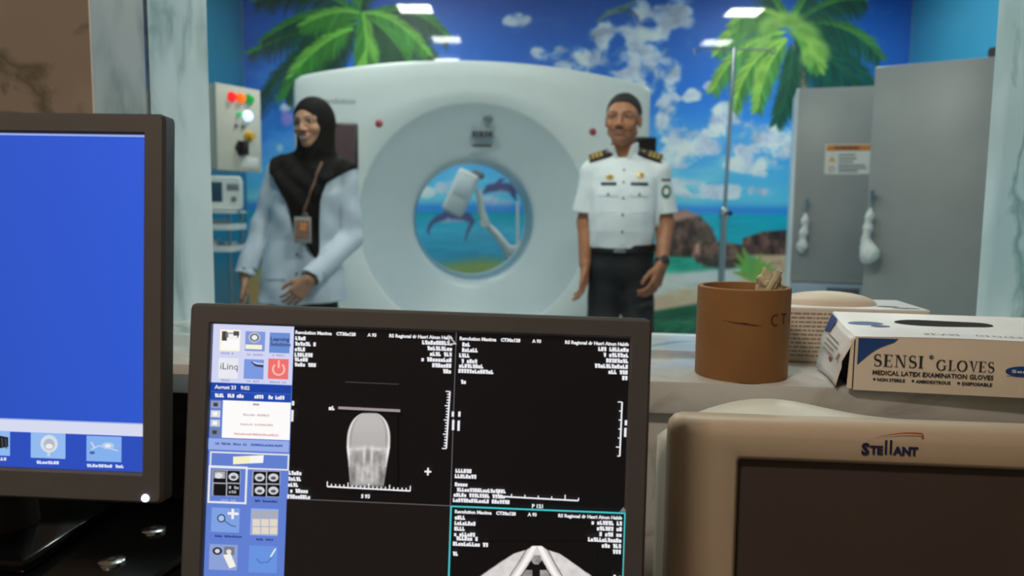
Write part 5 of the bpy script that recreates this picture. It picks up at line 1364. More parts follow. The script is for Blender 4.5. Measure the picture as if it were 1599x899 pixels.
    MB().add([(oc[0] - 0.0130 + a * 0.026 / mx, bulge(oc[0], oc[1]) - 0.0016, oc[1] - 0.0018 + b) for a, b in vs], fs).obj('oval_lettering', M['carton_lit'], ov, smooth=False)
    MB().add([(oc[0] - 0.018, bulge(oc[0], 0.027) - 0.0013, 0.0262), (oc[0] + 0.018, bulge(oc[0], 0.027) - 0.0013, 0.0262), (oc[0] + 0.018, bulge(oc[0], 0.027) - 0.0013, 0.0268), (oc[0] - 0.018, bulge(oc[0], 0.027) - 0.0013, 0.0268)], [(0, 1, 2, 3)]).obj('emblem_underline', M['blue_print'], gb, smooth=False)
glove_box()

# ---- second box behind, with its oval opening pushed up
sb = thing('glove_box', 'printed carton with popped-up oval flap, standing behind the cardboard cup', 'box', (0.397, 1.1265, LZ), R(-6.5))
def rear_box():
    w_, d_, h_ = 0.205, 0.125, 0.080
    box(0, w_, 0, d_, 0, h_, 0.0015).obj('carton_body', M['carton'], sb)
    box(-0.0005, w_ + 0.0005, -0.0005, d_ + 0.0005, h_ - 0.003, h_ + 0.0006, 0.001).obj('top_panel', M['carton_lit'], sb)
    n_, k_ = 32, 6; m = MB(); vs = []
    for j in range(k_ + 1):
        s_ = math.sin(PI / 2 * j / k_); c_ = math.cos(PI / 2 * j / k_)
        for i in range(n_): vs.append((0.078 + 0.072 * s_ * math.cos(2 * PI * i / n_), 0.055 + 0.040 * s_ * math.sin(2 * PI * i / n_), h_ + 0.0006 + 0.019 * c_))
    m.add(vs, [(j * n_ + i, j * n_ + (i + 1) % n_, (j + 1) * n_ + (i + 1) % n_, (j + 1) * n_ + i) for j in range(k_) for i in range(n_)])
    m.obj('oval_flap', M['carton'], sb, angle=60)
    ln = MB(); rr = random.Random(5)
    for r_ in range(11):
        z = h_ - 0.010 - r_ * 0.0062; x = 0.006
        while x < 0.075 + rr.random() * 0.02:
            q = rr.uniform(0.003, 0.011); ln.add([(x, -0.0006, z), (x + q, -0.0006, z), (x + q, -0.0006, z + 0.0026), (x, -0.0006, z + 0.0026)], [(0, 1, 2, 3)]); x += q + 0.0016
    ln.obj('fine_print', M['grey_print'], sb, smooth=False)
    tp = MB()
    for (x, y, a, b) in ((0.158, 0.030, 0.016, 0.006), (0.178, 0.014, 0.020, 0.004)):
        tp.add([(x + a * math.cos(2 * PI * i / 16), y + b * math.sin(2 * PI * i / 16), h_ + 0.0012) for i in range(16)], [tuple(range(16))])
    tp.obj('top_emblem', M['blue_print'], sb, smooth=False)
rear_box()

# ================================================================== people
def rotz(a):
    c, s = math.cos(a), math.sin(a); return np.array([[c, -s, 0], [s, c, 0], [0, 0, 1]])
def rotx(a):
    c, s = math.cos(a), math.sin(a); return np.array([[1, 0, 0], [0, c, -s], [0, s, c]])
def roty(a):
    c, s = math.cos(a), math.sin(a); return np.array([[c, 0, s], [0, 1, 0], [-s, 0, c]])

class Head:
    """Head with its own frame: origin under the chin, z up, face towards -y. About 0.225 tall."""
    def __init__(s, pos, yaw, tilt=0.0, nod=0.0, sc=1.0, wide=1.0, male=True, smile=0.0):
        s.p = np.array(pos, float); s.Rm = rotz(yaw) @ roty(tilt) @ rotx(nod); s.sc, s.w, s.male, s.smile = sc, wide, male, smile
    def loc(s, P):
        q = (P - s.p) @ s.Rm / s.sc; return q / np.array([s.w, 1, 1])
    def world(s, q):
        return (np.array(q, float) * np.array([s.w, 1, 1]) * s.sc) @ s.Rm.T + s.p
    def skull(s, q): return ell(q, (0, 0.016, 0.142), (0.073, 0.092, 0.083))
    def f(s, P):
        q = s.loc(P); x = np.abs(q[:, 0]); q2 = np.stack([x, q[:, 1], q[:, 2]], 1)
        d = s.skull(q)
        jw = 0.004 if s.male else 0.0
        d = smin(d, cap(q, (0, -0.028, 0.110), (0, -0.040, 0.040), 0.062, 0.040 + jw), 0.03)
        d = smin(d, cap(q2, (0.0, -0.030, 0.030), (0.046, 0.0, 0.055), 0.022, 0.020 + jw / 2), 0.03)     # jaw line
        d = smin(d, ell(q, (0, -0.068, 0.017), (0.022, 0.016, 0.016)), 0.016)                           # chin
        d = smin(d, ell(q2, (0.037, -0.056, 0.079), (0.024, 0.022, 0.020)), 0.02)                       # cheeks
        d = smin(d, cap(q2, (0.012, -0.076, 0.128), (0.045, -0.062, 0.128), 0.010, 0.009), 0.014)       # brow ridge
        d = smax(d, -ell(q2, (0.031, -0.096, 0.112), (0.018, 0.018, 0.011)), 0.012)                     # sockets
        d = smin(d, ell(q2, (0.031, -0.0685, 0.112), (0.0145, 0.0125, 0.0105)), 0.006)                  # eyes
        d = smin(d, cap(q, (0, -0.082, 0.122), (0, -0.098, 0.080), 0.0075, 0.0115), 0.012)              # nose
        d = smin(d, ell(q2, (0.012, -0.090, 0.075), (0.0085, 0.011, 0.008)), 0.008)
        d = smin(d, ell(q, (0, -0.076, 0.047), (0.026, 0.014, 0.013)), 0.016)
        d = smin(d, ell(q, (0, -0.0875, 0.0498), (0.021 + 0.006 * s.smile, 0.007, 0.0045)), 0.006)
        d = smin(d, ell(q, (0, -0.0865, 0.0384), (0.019 + 0.005 * s.smile, 0.008, 0.0055)), 0.006)
        if s.smile > 0: d = smax(d, -ell(q, (0, -0.0965, 0.0446 + 10 * (s.smile * 0.00018)), (0.019 + 0.006 * s.smile, 0.008, 0.0014 + 0.003 * s.smile)), 0.003)
        ear = smax(ell(q2, (0.0745, 0.012, 0.106), (0.009, 0.018, 0.029)), -ell(q2, (0.0845, 0.008, 0.109), (0.008, 0.010, 0.018)), 0.004)
        d = smin(d, ear, 0.006)
        return d * s.sc * min(1, s.w)
    def paint(s, P, c, skin):
        q = s.loc(P); x, y, z = q[:, 0], q[:, 1], q[:, 2]; ax = np.abs(x); front = y < -0.03
        def put(mask, col, a=1.0):
            m = np.clip(mask, 0, 1)[:, None] * a; c[:] = c * (1 - m) + lin(col)[None] * m
        g = lambda dx, dz, rx, rz: np.exp(-((dx / rx) ** 2 + (dz / rz) ** 2)) * front
        sk = np.array(skin, float)
        put(g(ax - 0.04, z - 0.078, 0.02, 0.018), np.clip(sk * (1.05, 0.94, 0.92), 0, 255), 0.4)
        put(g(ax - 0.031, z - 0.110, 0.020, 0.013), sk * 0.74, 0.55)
        put(g(x, z - 0.083, 0.016, 0.02), np.clip(sk * 1.07, 0, 255), 0.4)
        # brows
        bz = 0.1315 + 0.006 * np.sin((ax - 0.012) / 0.04 * 2.4) - 0.0015
        put(front * (ax > 0.010) * (ax < 0.052) * sstep(0.0058 if s.male else 0.004, 0.002, np.abs(z - bz)), (38, 27, 22), 0.9)
        # eyes: white, iris, lid line
        e = ((ax - 0.031) / 0.0135) ** 2 + ((z - 0.1115) / (0.0030 if s.male else 0.0046)) ** 2
        put(front * sstep(1.25, 0.75, e), (150, 132, 120) if s.male else (204, 194, 186)); put(front * sstep(1.3, 0.7, ((ax - 0.0305) / 0.0062) ** 2 + ((z - 0.1117) / 0.0056) ** 2) * sstep(1.4, 1.0, e), (26, 18, 15))
        put(front * (ax > 0.016) * (ax < 0.047) * sstep(0.0030, 0.0012, np.abs(z - (0.1168 - 14 * (ax - 0.031) ** 2))), (34, 24, 20), 0.85)
        # nostrils, lips
        put(g(ax - 0.0075, z - 0.0690, 0.0038, 0.0026) * (y < -0.075), (50, 28, 22), 0.8)
        lipc = (132, 84, 74) if s.male else (164, 92, 86)
        lz = 0.0442 + 9.0 * s.smile * x ** 2
        put(front * sstep(1.2, 0.8, (x / (0.0265 + 0.006 * s.smile)) ** 2 + ((z - lz) / (0.0105 + 0.002 * s.smile)) ** 2), lipc, 0.75)
        if s.smile > 0.4: put(front * sstep(1.15, 0.85, (x / 0.0255) ** 2 + ((z - lz - 0.0002) / 0.0046) ** 2), (206, 194, 184))
        else: put(front * sstep(1.2, 0.7, (x / 0.024) ** 2 + ((z - lz) / 0.0016) ** 2), (62, 32, 28), 0.9)
        if s.male:
            mz = 0.0590 - 5.5 * x ** 2
            put(front * (ax < 0.032) * (y < -0.05) * sstep(0.0066, 0.0030, np.abs(z - mz)), (36, 28, 24), 0.88)
            put(front * sstep(1.0, 0.2, (x / 0.05) ** 2 + ((z - 0.022) / 0.022) ** 2), sk * 0.84, 0.35)
        return c

def hand(wrist, d, u, thumb_side, curl=(0.35, 0.45, 0.4), spread=0.05, sc=1.0):
    """Round-cone list for a hand: wrist point, finger direction d, across-palm direction u; curls towards n = d x u."""
    w = np.array(wrist, float); d = np.array(d, float); d /= np.linalg.norm(d); u = np.array(u, float); u -= d * (u @ d); u /= np.linalg.norm(u)
    n = np.cross(d, u); pr = []
    k = dict(k=0.010)
    for i, (off, L, r) in enumerate(((1.5, 0.94, 0.0085), (0.5, 1.06, 0.0090), (-0.5, 1.0, 0.0088), (-1.5, 0.80, 0.0076))):
        off *= thumb_side
        kn = w + sc * (d * (0.092 - 0.004 * abs(off)) + u * off * 0.0205)
        pr.append((w + sc * u * off * 0.011, kn, 0.0165 * sc, 0.0118 * sc, k))
        a = 0.0; p = kn; dirv = d + u * off * spread
        dirv /= np.linalg.norm(dirv)
        for j, (sl, cu) in enumerate(zip((0.044, 0.027, 0.021), curl)):
            a += cu; v = dirv * math.cos(a) + n * math.sin(a); q = p + v * sl * L * sc
            pr.append((p, q, (r - 0.0008 * j) * sc, (r - 0.0008 * (j + 1)) * sc, dict(k=0.003))); p = q
    t0 = w + sc * (d * 0.022 + u * thumb_side * 0.020 + n * 0.004); t1 = t0 + sc * (d * 0.034 + u * thumb_side * 0.026 + n * 0.012)
    t2 = t1 + sc * (d * 0.030 + u * thumb_side * 0.010 + n * 0.010); t3 = t2 + sc * (d * 0.024 + u * thumb_side * 0.001 + n * 0.006)
    pr += [(t0, t1, 0.0150 * sc, 0.0118 * sc, k), (t1, t2, 0.0112 * sc, 0.0098 * sc, dict(k=0.004)), (t2, t3, 0.0096 * sc, 0.0078 * sc, dict(k=0.003))]
    return pr

def local_union(P, prims, k, pad=0.10):
    """Union that only measures each piece near its own bounds (far points keep a safe lower bound)."""
    d = np.full(len(P), 1e3)
    for pr in prims:
        kk = pr[-1] if isinstance(pr[-1], dict) else {}
        a, b = np.array(pr[0], float), np.array(pr[1], float); ra = pr[2]; rb = pr[3] if len(pr) > 3 and not isinstance(pr[3], dict) else ra
        r = max(ra, rb); lo, hi = np.minimum(a, b) - r - pad, np.maximum(a, b) + r + pad
        m = ((P > lo) & (P < hi)).all(1)
        if not m.any(): continue
        q = cap(P[m], a, b, ra, rb, kk.get('sy', 1.0)); d[m] = smin(d[m], q, kk.get('k', k))
    return np.where(d > 900, pad, d)

M['skin'] = attr_mat('skin', rough=0.5, spec=0.35, sss=0.06)
M['hair_black'] = mat('hair_black', (22, 19, 17), 0.75, var=0.25, scale=120, bump=0.4, bscale=500)
M['white_shirt'] = mat('white_uniform_cloth', (220, 224, 228), 0.8, var=0.03, scale=14, sheen=0.1, bump=0.12, bscale=700)
M['tunic'] = mat('pale_blue_tunic_cloth', (196, 206, 220), 0.8, var=0.03, scale=14, sheen=0.1, bump=0.12, bscale=700)
M['navy_cloth'] = mat('navy_cloth', (17, 18, 25), 0.8, var=0.1, bump=0.1, bscale=600)
M['black_cloth'] = mat('black_scarf_cloth', (10, 10, 13), 0.8, var=0.12, scale=30, spec=0.2)
M['leather'] = mat('black_leather', (20, 18, 18), 0.35)
M['gold'] = mat('gold_thread', (196, 156, 74), 0.4, 0.5)
M['steel'] = mat('brushed_steel', (150, 146, 140), 0.3, 0.9)
M['badge_green'] = mat('badge_green', (64, 110, 92), 0.6)
M['button'] = mat('dull_button', (122, 122, 122), 0.4)
M['strap_brown'] = mat('strap_brown', (96, 72, 60), 0.7)

def wrinkle(P, amp, seed=0.0):
    x, y, z = P[:, 0], P[:, 1], P[:, 2]
    return amp * (np.sin(x * 38 + z * 24 + seed + 1.6 * np.sin(z * 15 + seed)) * 0.5 + np.sin(z * 46 - x * 29 + y * 20 + 2.1 * seed + 1.3 * np.sin(x * 21)) * 0.35 + np.sin(x * 75 + y * 63 + z * 11) * 0.15)

# ------------------------------------------------------------------ the man
def build_man():
    skin = (168, 112, 82)
    Hd = Head((-0.018, -0.028, 1.443), R(-9), R(1.5), R(-2), 1.0, 1.02, True, 0.0)
    torso = [((-0.045, 0.012, 0.93), (0.045, 0.012, 0.93), 0.082), ((-0.02, 0.0, 1.03), (0.02, 0.0, 1.03), 0.095, dict(sy=0.85)), ((-0.03, -0.005, 1.13), (0.03, -0.005, 1.13), 0.098, dict(sy=0.85)),
             ((-0.042, 0.0, 1.25), (0.042, 0.0, 1.25), 0.095, dict(sy=0.84)), ((-0.105, 0.012, 1.325), (0.105, 0.012, 1.325), 0.045), ((-0.05, 0.015, 1.365), (0.05, 0.015, 1.365), 0.035)]
    neck = [((-0.005, 0.02, 1.36), (-0.016, 0.002, 1.50), 0.058, 0.051)]
    # image-left arm hangs, image-right arm slightly forward
    sA, eA, wA = (-0.148, 0.012, 1.320), (-0.176, 0.02, 1.085), (-0.174, -0.035, 0.895)
    sB, eB, wB = (0.148, 0.012, 1.320), (0.188, 0.012, 1.085), (0.176, -0.105, 0.905)
    arms = [(sA, eA, 0.050, 0.040), (eA, wA, 0.041, 0.027), (sB, eB, 0.050, 0.040), (eB, wB, 0.041, 0.027)]
    legs = [((-0.080, 0.015, 0.88), (-0.095, 0.0, 0.49), 0.075, 0.055), ((-0.095, 0.0, 0.49), (-0.10, 0.03, 0.10), 0.055, 0.040), ((0.064, 0.015, 0.88), (0.090, 0.0, 0.49), 0.075, 0.055), ((0.095, 0.0, 0.49), (0.10, 0.03, 0.10), 0.055, 0.040),
            ((-0.10, 0.05, 0.05), (-0.11, -0.13, 0.032), 0.042, 0.030), ((0.10, 0.05, 0.05), (0.11, -0.13, 0.032), 0.042, 0.030)]
    hands = hand(wA, (0.0, -0.10, -0.99), (0.30, -0.95, 0.1), 1, (0.30, 0.40, 0.35)) + hand(wB, (-0.28, -0.20, -0.94), (-0.50, -0.84, 0.3), 1, (0.35, 0.5, 0.4), 0.07)
    allp = torso + neck + legs
    def body(P):
        d = local_union(P, allp, 0.035); d2 = local_union(P, hands, 0.006)
        d = smin(d, smin(local_union(P, arms, 0.02), d2, 0.012), 0.008)
        m = P[:, 2] > 1.40
        if m.any(): d[m] = smin(d[m], Hd.f(P[m]), 0.02)
        return d
    def colour(P):
        c = np.repeat(lin(skin)[None], len(P), 0)
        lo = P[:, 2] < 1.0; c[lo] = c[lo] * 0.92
        h = P[:, 2] > 1.42; c[h] = Hd.paint(P[h], c[h].copy(), skin)
        return c
    Pv, Q = polygonize(body, (-0.34, -0.26, 0.0), (0.34, 0.20, 1.72), 0.0045)
    man = mesh_np('person', Pv, Q, M['skin'], colour(Pv))
    refine(man, body, lambda c: (c[:, 2] > 1.425), 1, colour); refine(man, body, lambda c: (c[:, 2] > 1.44) & (c[:, 1] < -0.06) & (np.abs(c[:, 0] + 0.02) < 0.075), 1, colour)
    tag(man, 'man with short black hair in a white short-sleeved uniform shirt and dark trousers, arms hanging', 'person')
    # hair: cap of the skull above the hairline
    def hair(P):
        q = Hd.loc(P); x, y, z = q[:, 0], q[:, 1], q[:, 2]
        sh = ell(q, (0, 0.019, 0.147), (0.0775, 0.0965, 0.0875)) + 0.0014 * np.sin(x * 500 + y * 240) * np.sin(z * 420 + y * 330)
        line = np.where(y < -0.02, 0.178 - 0.7 * np.clip(np.abs(x) - 0.03, 0, 1) , 0.178 - (y + 0.02) * 1.55)
        line = np.maximum(line, 0.075)
        side = np.where((np.abs(x) > 0.060) & (y < 0.0) & (y > -0.035), 0.118, 9)
        line = np.minimum(line, side)
        return smax(sh, (line - z) * 0.7, 0.006)
    sdf_obj('hair', hair, (-0.13, -0.16, 1.48), (0.11, 0.13, 1.70), 0.0035, M['hair_black'], man)
    # shirt
    sl = [((sA[0] + 0.04, sA[1], sA[2] + 0.022), (sA[0], sA[1], sA[2]), 0.050, 0.054), (sA, (-0.180, 0.018, 1.115), 0.055, 0.064), ((sB[0] - 0.04, sB[1], sB[2] + 0.022), sB, 0.050, 0.054), (sB, (0.185, 0.014, 1.115), 0.055, 0.064)]
    tor = [((-0.045, 0.005, 0.99), (0.045, 0.005, 0.99), 0.098, dict(sy=0.98)), ((-0.042, -0.008, 1.06), (0.042, -0.008, 1.06), 0.112, dict(sy=1.0)), ((-0.042, -0.010, 1.14), (0.042, -0.010, 1.14), 0.112, dict(sy=0.98)),
           ((-0.050, 0.0, 1.25), (0.050, 0.0, 1.25), 0.106, dict(sy=0.95)), ((-0.095, 0.012, 1.335), (0.095, 0.012, 1.335), 0.052), ((-0.055, 0.015, 1.362), (0.055, 0.015, 1.362), 0.045), ((-0.02, 0.016, 1.388), (0.0, 0.016, 1.388), 0.045)]
    shirt_rows = [(0.94, -0.012, 0.008, 0.138, 0.106), (0.99, -0.012, 0.004, 0.146, 0.112), (1.05, -0.010, -0.004, 0.152, 0.120), (1.13, -0.006, -0.008, 0.154, 0.122), (1.22, -0.002, -0.004, 0.156, 0.116), (1.30, 0.0, 0.004, 0.158, 0.098), (1.345, 0.0, 0.010, 0.150, 0.078), (1.385, 0.0, 0.014, 0.10, 0.062), (1.41, -0.004, 0.014, 0.07, 0.055)]
    def shirt(P):
        d = stack(P, shirt_rows, 2.4, 0.02); s = local_union(P, sl, 0.02, 0.2)
        d = smin(d, s, 0.018)
        d = d + wrinkle(P, 0.0028) * (0.6 + 0.9 * sstep(1.2, 1.0, P[:, 2]))
        hem = np.where(np.abs(P[:, 0]) > 0.163, 1.130 - P[:, 2] + 0.10 * (np.abs(P[:, 0]) - 0.18), np.where(np.abs(P[:, 0]) > 0.135, np.where(P[:, 2] > 1.10, 1.130 - P[:, 2] - 9 * (0.163 - np.abs(P[:, 0])), 0.972 - P[:, 2]), 0.972 - P[:, 2]))
        d = smax(d, hem, 0.004)
        ho = np.minimum(cap(P, (-0.183, 0.018, 1.15), (-0.180, 0.02, 1.0), 0.046), cap(P, (0.185, 0.014, 1.15), (0.191, 0.012, 1.0), 0.046))
        ho = smax(ho, 0.150 - np.abs(P[:, 0]), 0.004)
        d = smax(d, -ho, 0.004)
        return smax(d, -cap(P, (-0.008, 0.012, 1.40), (-0.02, -0.03, 1.52), 0.060, 0.07), 0.005)
    so = sdf_obj('shirt', shirt, (-0.32, -0.22, 0.95), (0.32, 0.20, 1.45), 0.0055, M['white_shirt'], man)
    # collar with pointed wings
    def collar(P):
        a = np.array((-0.006, 0.016, 1.365)); b = np.array((-0.014, 0.004, 1.49))
        shell = np.abs(cap(P, a, b, 0.0690, 0.0630)) - 0.0035
        ax = P @ np.array((-0.06, -0.20, 0.978)); a0 = np.array((-0.008, 0.012, 1.385)) @ np.array((-0.06, -0.20, 0.978))
        dip = np.where(P[:, 1] < 0, -0.028 * np.exp(-((np.abs(P[:, 0] + 0.012) - 0.036) / 0.022) ** 2), 0)
        d = smax(shell, np.maximum(a0 + dip - ax, ax - a0 - 0.066), 0.003)
        v = np.abs(P[:, 0] + 0.012) - 0.010 - 0.34 * np.clip(P[:, 2] - 1.355, 0, 1)
        return np.where(P[:, 1] < 0.0, smax(d, -v, 0.003), d)
    sdf_obj('collar', collar, (-0.11, -0.12, 1.32), (0.10, 0.12, 1.49), 0.004, M['white_shirt'], man)
    # pockets, name tapes, pins, buttons, placket, shoulder patch
    fsh = shirt
    drape_patch('placket', fsh, M['white_shirt'], so, (-0.018, 0.010, 0.99, 1.335), 0.0022, 0.003, 10)
    for x in (-0.070, 0.066):
        pk = drape_patch('pocket', fsh, M['white_shirt'], so, (x - 0.040, x + 0.040, 1.135, 1.245), 0.0020, 0.003, 8)
        drape_patch('pocket_flap', fsh, M['white_shirt'], pk, (x - 0.042, x + 0.042, 1.207, 1.248), 0.0048, 0.003, 8)
        drape_disc('pocket_button', fsh, M['button'], pk, (x, 1.215), 0.006, 0.006, 0.0072, 12)
    for z in (1.325, 1.27, 1.20, 1.125, 1.05): drape_disc('button', fsh, M['button'], so, (-0.004, z), 0.0055, 0.0055, 0.0058, 12)
    for x, w_ in ((-0.070, 0.034), (0.066, 0.038)): drape_patch('name_tape', fsh, M['dark_letters'], so, (x - w_, x + w_, 1.256, 1.270), 0.0026, 0.003, 6)
    for x, z in ((-0.066, 1.294), (0.070, 1.302)):
        p = drape_disc('pin', fsh, M['gold'], so, (x, z), 0.018, 0.012, 0.004, 14)
        drape_disc('pin_centre', fsh, M['dark_letters'], p, (x + 0.004, z + 0.001), 0.006, 0.006, 0.0055, 10)
    # epaulettes lie along the shoulders
    for s_ in (-1, 1):
        Mx = Matrix.Translation((s_ * 0.112, -0.006, 1.3985)) @ Matrix.Rotation(R(s_ * 17), 4, 'Y') @ Matrix.Rotation(R(26), 4, 'X')
        e = rbox(0.112, 0.074, 0.011, 0.004, 2).xf(Mx).obj('epaulette', M['navy_cloth'], man)
        for k in (-1, 0, 1): rbox(0.013, 0.066, 0.004, 0.0015, 1).xf(Mx @ Matrix.Translation((s_ * (0.018 + k * 0.019), 0, 0.006))).obj('gold_bar', M['gold'], e)
        lathe([(0, 0.011), (0.010, 0.009), (0.011, 0.004)], 6).xf(Mx @ Matrix.Translation((-s_ * 0.034, 0, 0))).obj('gold_star', M['gold'], e)
        rbox(0.007, 0.078, 0.013, 0.002, 1).xf(Mx @ Matrix.Translation((s_ * 0.055, 0, 0))).obj('gold_edge', M['gold'], e)
    # shoulder patch on the image-right sleeve
    pc_ = [(0.222, 1.270), (0.222, 1.270)]
    drape_disc('sleeve_patch', fsh, M['badge_green'], so, (0.186, 1.232), 0.022, 0.030, 0.003, 18)
    drape_disc('patch_centre', fsh, M['paper'], so, (0.186, 1.232), 0.011, 0.015, 0.0045, 14)
    drape_patch('sleeve_tape', fsh, M['strap_brown'], so, (0.164, 0.204, 1.280, 1.289), 0.003, 0.003, 5)
    # trousers, belt, shoes
    tl = [((-0.045, 0.010, 0.96), (0.045, 0.010, 0.96), 0.099, dict(sy=1.0)), ((-0.062, 0.012, 0.88), (0.045, 0.012, 0.88), 0.097), ((-0.075, 0.015, 0.86), (-0.092, 0.002, 0.50), 0.084, 0.072), ((-0.092, 0.002, 0.50), (-0.102, 0.03, 0.07), 0.078, 0.066), ((0.062, 0.015, 0.86), (0.088, 0.002, 0.50), 0.082, 0.070), ((0.092, 0.002, 0.50), (0.102, 0.03, 0.07), 0.078, 0.066)]
    def trousers(P):
        d = local_union(P, tl, 0.022, 0.2) + wrinkle(P, 0.0025, 1.0)
        return smax(d, np.maximum(P[:, 2] - 0.985, 0.05 - P[:, 2]), 0.004)
    sdf_obj('trousers', trousers, (-0.22, -0.16, 0.03), (0.22, 0.18, 1.0), 0.0085, M['navy_cloth'], man)
    def belt(P):
        d = cap(P, (-0.045, 0.008, 0.972), (0.045, 0.008, 0.972), 0.1045)
        return smax(np.abs(d) - 0.004, np.abs(P[:, 2] - 0.972) - 0.019, 0.003)
    b = sdf_obj('belt', belt, (-0.21, -0.14, 0.93), (0.21, 0.15, 1.01), 0.005, M['leather'], man)
    rbox(0.058, 0.008, 0.036, 0.005, 2, (-0.012, -0.102, 0.972)).obj('buckle', M['steel'], b)
    for s_ in (-1, 1):
        def shoe(P, s_=s_): return smax(local_union(P, [((s_ * 0.10, 0.05, 0.055), (s_ * 0.105, -0.04, 0.05), 0.046, 0.044), ((s_ * 0.105, -0.04, 0.045), (s_ * 0.112, -0.15, 0.035), 0.044, 0.034)], 0.02, 0.2), 0.0 - P[:, 2], 0.004)
        sdf_obj('shoe', shoe, (s_ * 0.105 - 0.08, -0.22, -0.01), (s_ * 0.105 + 0.08, 0.13, 0.13), 0.008, M['leather'], man)
    # wristwatch on the image-right wrist
    wd = np.array(wB) - np.array(eB); wd /= np.linalg.norm(wd); wc = np.array(wB) - wd * 0.012
    def band(P): 
        q = (P - wc) @ wd; return smax(np.abs(cap(P, eB, wB, 0.0435, 0.0300)) - 0.0025, np.abs(q) - 0.010, 0.002)
    wt = sdf_obj('wristwatch', band, wc - 0.05, wc + 0.05, 0.003, M['leather'], man)
    zax = Vector((0.25, -0.95, 0.1)); zax = (zax - Vector(wd) * zax.dot(Vector(wd))).normalized(); xax = Vector(wd).cross(zax)
    Mx = Matrix((( xax.x, wd[0], zax.x, wc[0] + zax.x * 0.033), (xax.y, wd[1], zax.y, wc[1] + zax.y * 0.033), (xax.z, wd[2], zax.z, wc[2] + zax.z * 0.033), (0, 0, 0, 1)))
    lathe([(0.0, 0.005), (0.016, 0.005), (0.019, 0.004), (0.020, 0.0), (0.019, -0.004), (0.0, -0.004)], 24).xf(Mx).obj('watch_case', M['dark_metal'], wt)
    man.location = (0.515, 3.6, 0); man.rotation_euler = (0, 0, R(-9))
build_man()

